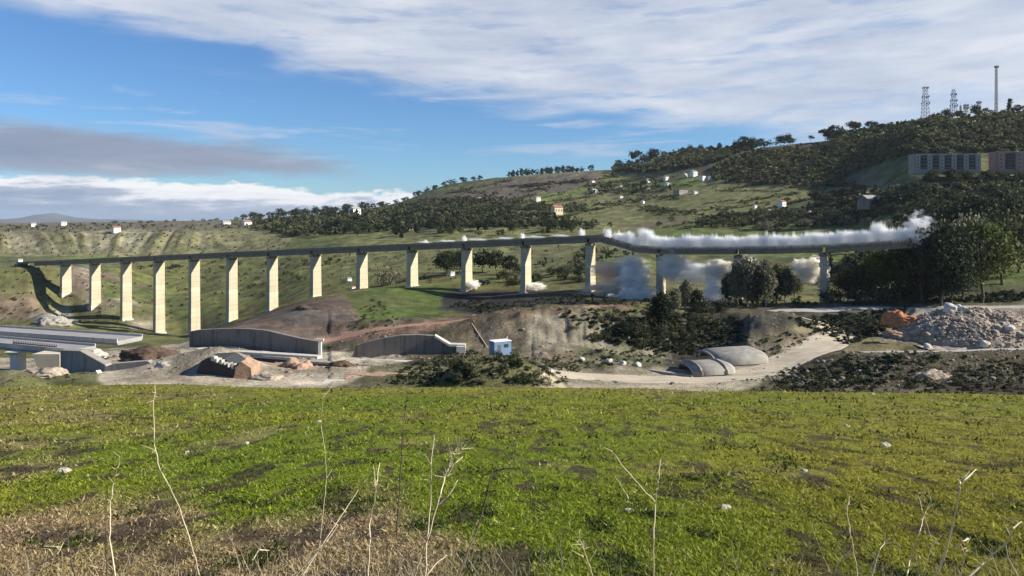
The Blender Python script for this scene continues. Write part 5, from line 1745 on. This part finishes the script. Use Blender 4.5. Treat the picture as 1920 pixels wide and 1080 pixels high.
# right hand grove: pale eucalyptus under the deck, dark mass further right
for x, y, px, kd, lf, wd, lab in (
        (1384, 574, 84, 'tall', 'leaf_grey', 1.0, 'pale feathery tree second from the dust in the grove under the falling deck'), (1402, 576, 96, 'tall', 'leaf_grey', 1.0, 'tallest feathery tree of the pale grove under the falling deck'),
        (1420, 574, 74, 'tall', 'leaf_olive', 1.1, 'olive feathery tree beside the tallest one of the pale grove'), (1436, 574, 88, 'tall', 'leaf_grey', 1.0, 'pale trunked tree in the middle of the grove under the falling deck'),
        (1455, 570, 76, 'tall', 'leaf_olive', 1.1, 'olive narrow tree just beyond the middle of the pale grove'), (1472, 568, 68, 'tall', 'leaf_grey', 1.1, 'smaller greyish tree near the tail of the pale grove'),
        (1490, 564, 52, 'round', 'leaf_olive', .8, 'round olive tree ending the pale grove'), (1366, 572, 62, 'tall', 'leaf_olive', 1.0, 'slim tree nearest the dust in the pale grove'),
        (1240, 620, 76, 'tall', 'leaf_dark', 1.2, 'dark green drooping tree in front of the dust clouds'), (1222, 608, 38, 'round', 'leaf_olive', .8, 'dark small tree left of the drooping one in front of the dust'),
        (1266, 588, 50, 'tall', 'leaf_grey', 1.1, 'olive sapling clump right of the drooping dark tree'), (1286, 582, 60, 'tall', 'leaf_grey', 1.0, 'pale sapling between the two falling piers'), (1304, 584, 44, 'round', 'leaf_olive', .8, 'round olive tree between the two falling piers'),
        (1326, 590, 34, 'bush', 'leaf_olive', .8, 'broad olive bush at the lip of the pit under the dust'), (1350, 584, 28, 'bush', 'leaf_olive', .8, 'low bush beside the reddish bank under the dust')):
    p = hit(x, y, 250); tree(p, px * p.y / F, kd, lf, lab, 'tree', None, wide=wd)
BIG = [  # x, foot row, depth, px height, kind, leaf, width, label
    (1590, 556, 364, 52, 'round', 'leaf_dark', 1.0, 'dark round tree just right of the right hand falling pier'), (1622, 554, 366, 62, 'round', 'leaf_olive', .9, 'olive tinted round tree second from the right hand falling pier'),
    (1652, 556, 358, 92, 'round', 'leaf_green', .9, 'dark round tree under the right end of the falling deck'), (1690, 552, 362, 104, 'round', 'leaf_dark', .9, 'large dark round tree left of the big green crowned one'),
    (1728, 548, 345, 124, 'round', 'leaf_olive', .85, 'large olive round tree whose top meets the dust at the deck end'), (1765, 552, 335, 142, 'round', 'leaf_dark', .8, 'very tall dark round tree left of the bright green crown'),
    (1804, 548, 344, 150, 'round', 'leaf_grey', .72, 'tall greyish tree behind the bright green crown'), (1840, 540, 342, 134, 'round', 'leaf_green', .80, 'big bright green crowned tree at the right'),
    (1880, 530, 362, 140, 'round', 'leaf_olive', .85, 'dark tall tree right of the bright green crown'), (1910, 516, 400, 150, 'round', 'leaf_dark', .85, 'dark tall tree at the right edge'),
    (1784, 560, 333, 84, 'round', 'leaf_dark', 1.0, 'dark lower tree below the tall greyish one'), (1712, 556, 352, 70, 'bush', 'leaf_dark', .8, 'broad dark bush at the foot of the large dark trees'),
    (1606, 566, 345, 40, 'bush', 'leaf_dark', .9, 'low dark bush at the foot of the right hand falling pier'), (1655, 564, 345, 44, 'bush', 'leaf_dark', .9, 'low dark bush above the service road, left of the broad one'),
    (1752, 558, 350, 52, 'bush', 'leaf_dark', .9, 'low dark bush above the service road, right of the broad one'), (1935, 520, 380, 120, 'round', 'leaf_olive', .9, 'olive tree cut by the right picture edge'),
    (1560, 568, 350, 34, 'bush', 'leaf_olive', .9, 'small olive bush against the right hand falling pier'), (1850, 452, 470, 92, 'round', 'leaf_dark', 1.0, 'dark tree on the rise behind the bright green crown'),
    (1790, 455, 480, 84, 'round', 'leaf_dark', 1.0, 'dark tree on the rise behind the tall greyish one'), (1900, 440, 480, 92, 'round', 'leaf_dark', 1.0, 'dark tree high on the rise at the right edge'),
    (1740, 430, 520, 60, 'round', 'leaf_dark', 1.1, 'dark round tree behind the dust at the far deck end')]
for x, y, Y, px, kd, lf, wd, lab in BIG:
    p = on(x, Y); h = (p.z - 0) ; top = -(y - px - HY) / F * Y
    tree(p, max(4.0, top - p.z), kd, lf, lab, 'tree' if kd != 'bush' else 'shrub', 'trees of the right hand grove', wide=wd)
# dark clumps and orchard trees below the apartment block
sprinkle([(1530, 395), (1620, 388), (1700, 395), (1800, 392), (1920, 400), (1920, 370), (1800, 365), (1700, 372), (1600, 380), (1530, 382)], 26, (20, 34), ('round',), ('leaf_dark',), 'dark round tree in the clumps below the apartment blocks', 'tree clumps below the apartment blocks', 540, seed=8, wide=1.2)
sprinkle([(1700, 330), (1920, 330), (1920, 345), (1700, 345)], 38, (14, 27), ('round', 'tall'), ('leaf_dark', 'leaf_olive'), 'tree standing right in front of the apartment blocks', 'trees in front of the apartment blocks', 620, Ymax=738, seed=9)
sprinkle([(1290, 400), (1480, 360), (1480, 395), (1340, 415)], 16, (5, 10), ('bush', 'round'), ('leaf_dark',), 'small dark bush dotted over the big pale field', 'bushes in the big field', 700, cat='shrub', seed=10)
# scrub on the mound below the meadow edge and on the dark bank
sprinkle([(725, 716), (790, 682), (860, 668), (960, 672), (1050, 700), (1060, 722), (725, 722)], 30, (12, 26), ('bush',), ('leaf_olive', 'leaf_dark', 'leaf_grey'), 'scrubby bush on the mound just below the meadow edge', 'bushes on the scrub mound', 110, cat='shrub', Ymax=190, seed=11, wide=.9)
sprinkle([(960, 700), (1070, 665), (1085, 695), (1010, 722), (960, 722)], 14, (8, 16), ('bush',), ('leaf_grey', 'leaf_olive'), 'dry scrub bush between the mound and the haul road', 'dry scrub beside the haul road', 150, cat='shrub', seed=12, wide=.9)
sprinkle([(1420, 738), (1480, 700), (1640, 668), (1910, 680), (1910, 742)], 36, (8, 18), ('bush',), ('leaf_grey', 'leaf_dark', 'leaf_olive'), 'scrub bush on the dark bank above the meadow edge', 'bushes on the dark bank', 180, cat='shrub', Ymax=235, seed=13, wide=.9)
sprinkle([(1090, 640), (1240, 590), (1330, 590), (1300, 630), (1180, 660)], 34, (12, 28), ('bush',), ('leaf_dark', 'leaf_olive'), 'dark bush on the shaded floor of the pit', 'bushes in the pit', 210, cat='shrub', seed=14, wide=.9)
sprinkle([(1030, 605), (1190, 580), (1200, 600), (1060, 625)], 14, (7, 15), ('bush',), ('leaf_olive', 'leaf_grey'), 'olive tuft on the lip of the eroded clay bank', 'tufts on the clay bank', 240, cat='shrub', seed=15, wide=.8)
print('individual trees and shrubs', NTREE[0])


def woodland(name, spec, label, seed, hedges=0, fine=(9, 6, .105), squash=1.0, leaf='leaf_olive'):
    """Far wood that reads as one mass: many small trees in one object."""
    r = random.Random(seed)
    VV, TT = [], []
    protos = [crown_np(k, *fine, 500 + i) for i, k in enumerate(('round', 'round', 'tall', 'bush'))]
    for poly, n, hr, Ymin in spec:
        xs = [p[0] for p in poly]; ys = [p[1] for p in poly]
        c = 0; tr = 0
        while c < n and tr < n * 30:
            tr += 1
            x, y = r.uniform(min(xs), max(xs)), r.uniform(min(ys), max(ys))
            if not inpoly(np.array([x]), np.array([y]), poly)[0]: continue
            p = hit(x, y, Ymin); h = r.uniform(*hr) * p.y / F
            v, t = protos[r.randrange(4)]
            a = r.uniform(0, 6.28); cs, sn = math.cos(a), math.sin(a); w = h * r.uniform(.9, 1.5)
            VV.append(np.stack([(v[:, 0] * cs - v[:, 1] * sn) * w + p.x, (v[:, 0] * sn + v[:, 1] * cs) * w + p.y, v[:, 2] * h * squash + p.z - .3], -1))
            TT.append(np.clip(t * .55 + r.uniform(-.35, .75), 0, 1))
            c += 1
    if hedges:
        for q in range(hedges):
            x, y = r.uniform(560, 1560), r.uniform(338, 436)
            if y < np.interp(x, [560, 900, 1150, 1560], [412, 352, 330, 345]): continue
            L = r.uniform(25, 130); sl = r.uniform(-.22, .06); hh = r.uniform(3.0, 7.0)
            d = 0
            while d < L:
                p = hit(x + d, y + sl * d + r.uniform(-1, 1), 520); h = hh * r.uniform(.6, 1.3) * p.y / F
                v, t = protos[r.choice((0, 3, 3))]
                VV.append(v * np.array((h * 1.3, h * 1.3, h)) + np.array((p.x, p.y, p.z - .3))); TT.append(np.clip(t * .6 + r.uniform(-.15, .3), 0, 1))
                d += hh * r.uniform(.5, 1.3)
    V = np.concatenate(VV); T = np.concatenate(TT)
    f = np.arange(len(V)).reshape(-1, 4)
    o = link(name, mesh_np(name, V, f, M[leaf], {'tint': np.repeat(T[:, None], 3, 1)}))
    return tag(o, label, 'woodland', kind='stuff')


woodland('woodland', [
    ([(1560, 250), (1700, 230), (1800, 222), (1930, 215), (1930, 300), (1840, 290), (1700, 292), (1560, 338)], 1500, (8, 15), 700),
    ([(1150, 318), (1260, 292), (1380, 268), (1420, 275), (1330, 310), (1230, 325), (1150, 325)], 560, (7, 12), 700),
    ([(1330, 320), (1420, 285), (1560, 275), (1600, 300), (1580, 350), (1440, 348), (1340, 340)], 1100, (6, 12), 700),
], 'dense olive and pine woodland covering the upper right hillside', 1)
woodland('hillside_scrub', [
    ([(470, 418), (700, 398), (860, 396), (1000, 405), (1120, 420), (1110, 432), (900, 425), (700, 436), (560, 446), (480, 432)], 900, (8, 15), 560),
    ([(700, 396), (860, 372), (1000, 380), (1060, 395), (900, 400)], 420, (5, 10), 800),
    ([(1100, 345), (1260, 345), (1260, 362), (1100, 368)], 90, (5, 9), 800),
    ([(1340, 405), (1560, 385), (1700, 395), (1600, 425), (1340, 428)], 420, (6, 12), 560),
    ([(1560, 364), (1700, 356), (1930, 344), (1930, 400), (1700, 385), (1560, 385)], 380, (9, 18), 560),
    ([(0, 424), (480, 420), (480, 430), (0, 433)], 120, (3, 6), 1100),
    ([(1000, 500), (1100, 470), (1230, 470), (1120, 505)], 40, (8, 14), 430),
    ([(430, 560), (640, 470), (1100, 445), (1100, 500), (900, 530), (640, 548)], 260, (2, 5.5), 430),
    ([(0, 500), (110, 500), (420, 500), (440, 590), (200, 606), (0, 606)], 240, (2, 6), 430),
    ([(0, 432), (520, 432), (560, 480), (0, 484)], 260, (2, 4.5), 900),
    ([(560, 350), (1120, 330), (1120, 420), (560, 440)], 260, (2.5, 6), 700),
    ([(1500, 520), (1560, 470), (1720, 440), (1800, 470), (1720, 500), (1560, 545)], 160, (10, 22), 400),
], 'scattered olive scrub and small trees filling the lower slopes', 2, 90)



woodland('ground_scrub', [
    ([(700, 722), (800, 665), (960, 664), (1080, 690), (1060, 724), (700, 724)], 230, (5, 13), 110),
    ([(960, 690), (1080, 655), (1260, 655), (1240, 682), (1080, 690)], 150, (4, 10), 176),
    ([(1100, 600), (1380, 595), (1400, 640), (1280, 665), (1120, 640)], 240, (6, 15), 176),
    ([(1040, 582), (1250, 578), (1250, 600), (1060, 606)], 90, (5, 12), 176),
    ([(1400, 740), (1470, 695), (1640, 660), (1920, 668), (1920, 744)], 420, (4, 12), 176),
    ([(1480, 600), (1700, 580), (1680, 615), (1590, 650), (1500, 610)], 120, (5, 11), 176),
    ([(1390, 640), (1520, 615), (1540, 635), (1430, 685)], 60, (4, 9), 176),
    ([(640, 610), (700, 560), (760, 605), (700, 640)], 50, (4, 9), 176),
    ([(840, 575), (1160, 548), (1180, 570), (900, 588)], 110, (4, 10), 330),
    ([(-20, 716), (140, 690), (190, 716), (100, 722)], 40, (4, 8), 110),
    ([(1120, 565), (1500, 560), (1540, 572), (1300, 580), (1130, 575)], 90, (6, 14), 330),
], 'low tangled scrub covering the broken banks of the works', 3, 0, (12, 12, .075), .75)

woodland('shade_scrub', [  # darker leaf colour stands in for shadow in these areas
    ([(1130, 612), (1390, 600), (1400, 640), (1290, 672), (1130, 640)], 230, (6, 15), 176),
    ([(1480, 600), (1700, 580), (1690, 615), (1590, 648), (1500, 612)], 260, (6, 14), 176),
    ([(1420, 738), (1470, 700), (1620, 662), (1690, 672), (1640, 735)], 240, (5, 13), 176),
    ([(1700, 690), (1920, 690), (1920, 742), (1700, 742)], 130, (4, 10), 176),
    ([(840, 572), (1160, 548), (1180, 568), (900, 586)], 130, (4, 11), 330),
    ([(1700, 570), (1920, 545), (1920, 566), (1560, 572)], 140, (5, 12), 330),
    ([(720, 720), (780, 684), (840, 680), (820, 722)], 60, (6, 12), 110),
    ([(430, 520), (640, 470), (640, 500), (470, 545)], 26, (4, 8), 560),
], 'tangled scrub with shade put into its dark leaves, in the hollows of the works and on the banks', 5, 0, (12, 12, .075), .8, 'leaf_dark')

# ------------------------------------------------------------------ air
m = bpy.data.materials.new('haze_air'); m.use_nodes = True
k = Nodes(m.node_tree); k.N.clear()
out = k.new('ShaderNodeOutputMaterial'); pv_ = k.new('ShaderNodeVolumePrincipled')
pv_.inputs['Color'].default_value = (.78, .87, 1.0, 1)
pv_.inputs['Density'].default_value = 2.0e-5
pv_.inputs['Anisotropy'].default_value = .2
k.L.new(pv_.outputs[0], out.inputs['Volume'])
hz = MB().box((0, 9500, 40), (44000, 22000, 480))
tag(hz.build('haze', m), 'thin bluish air over the whole valley', 'haze', kind='stuff')
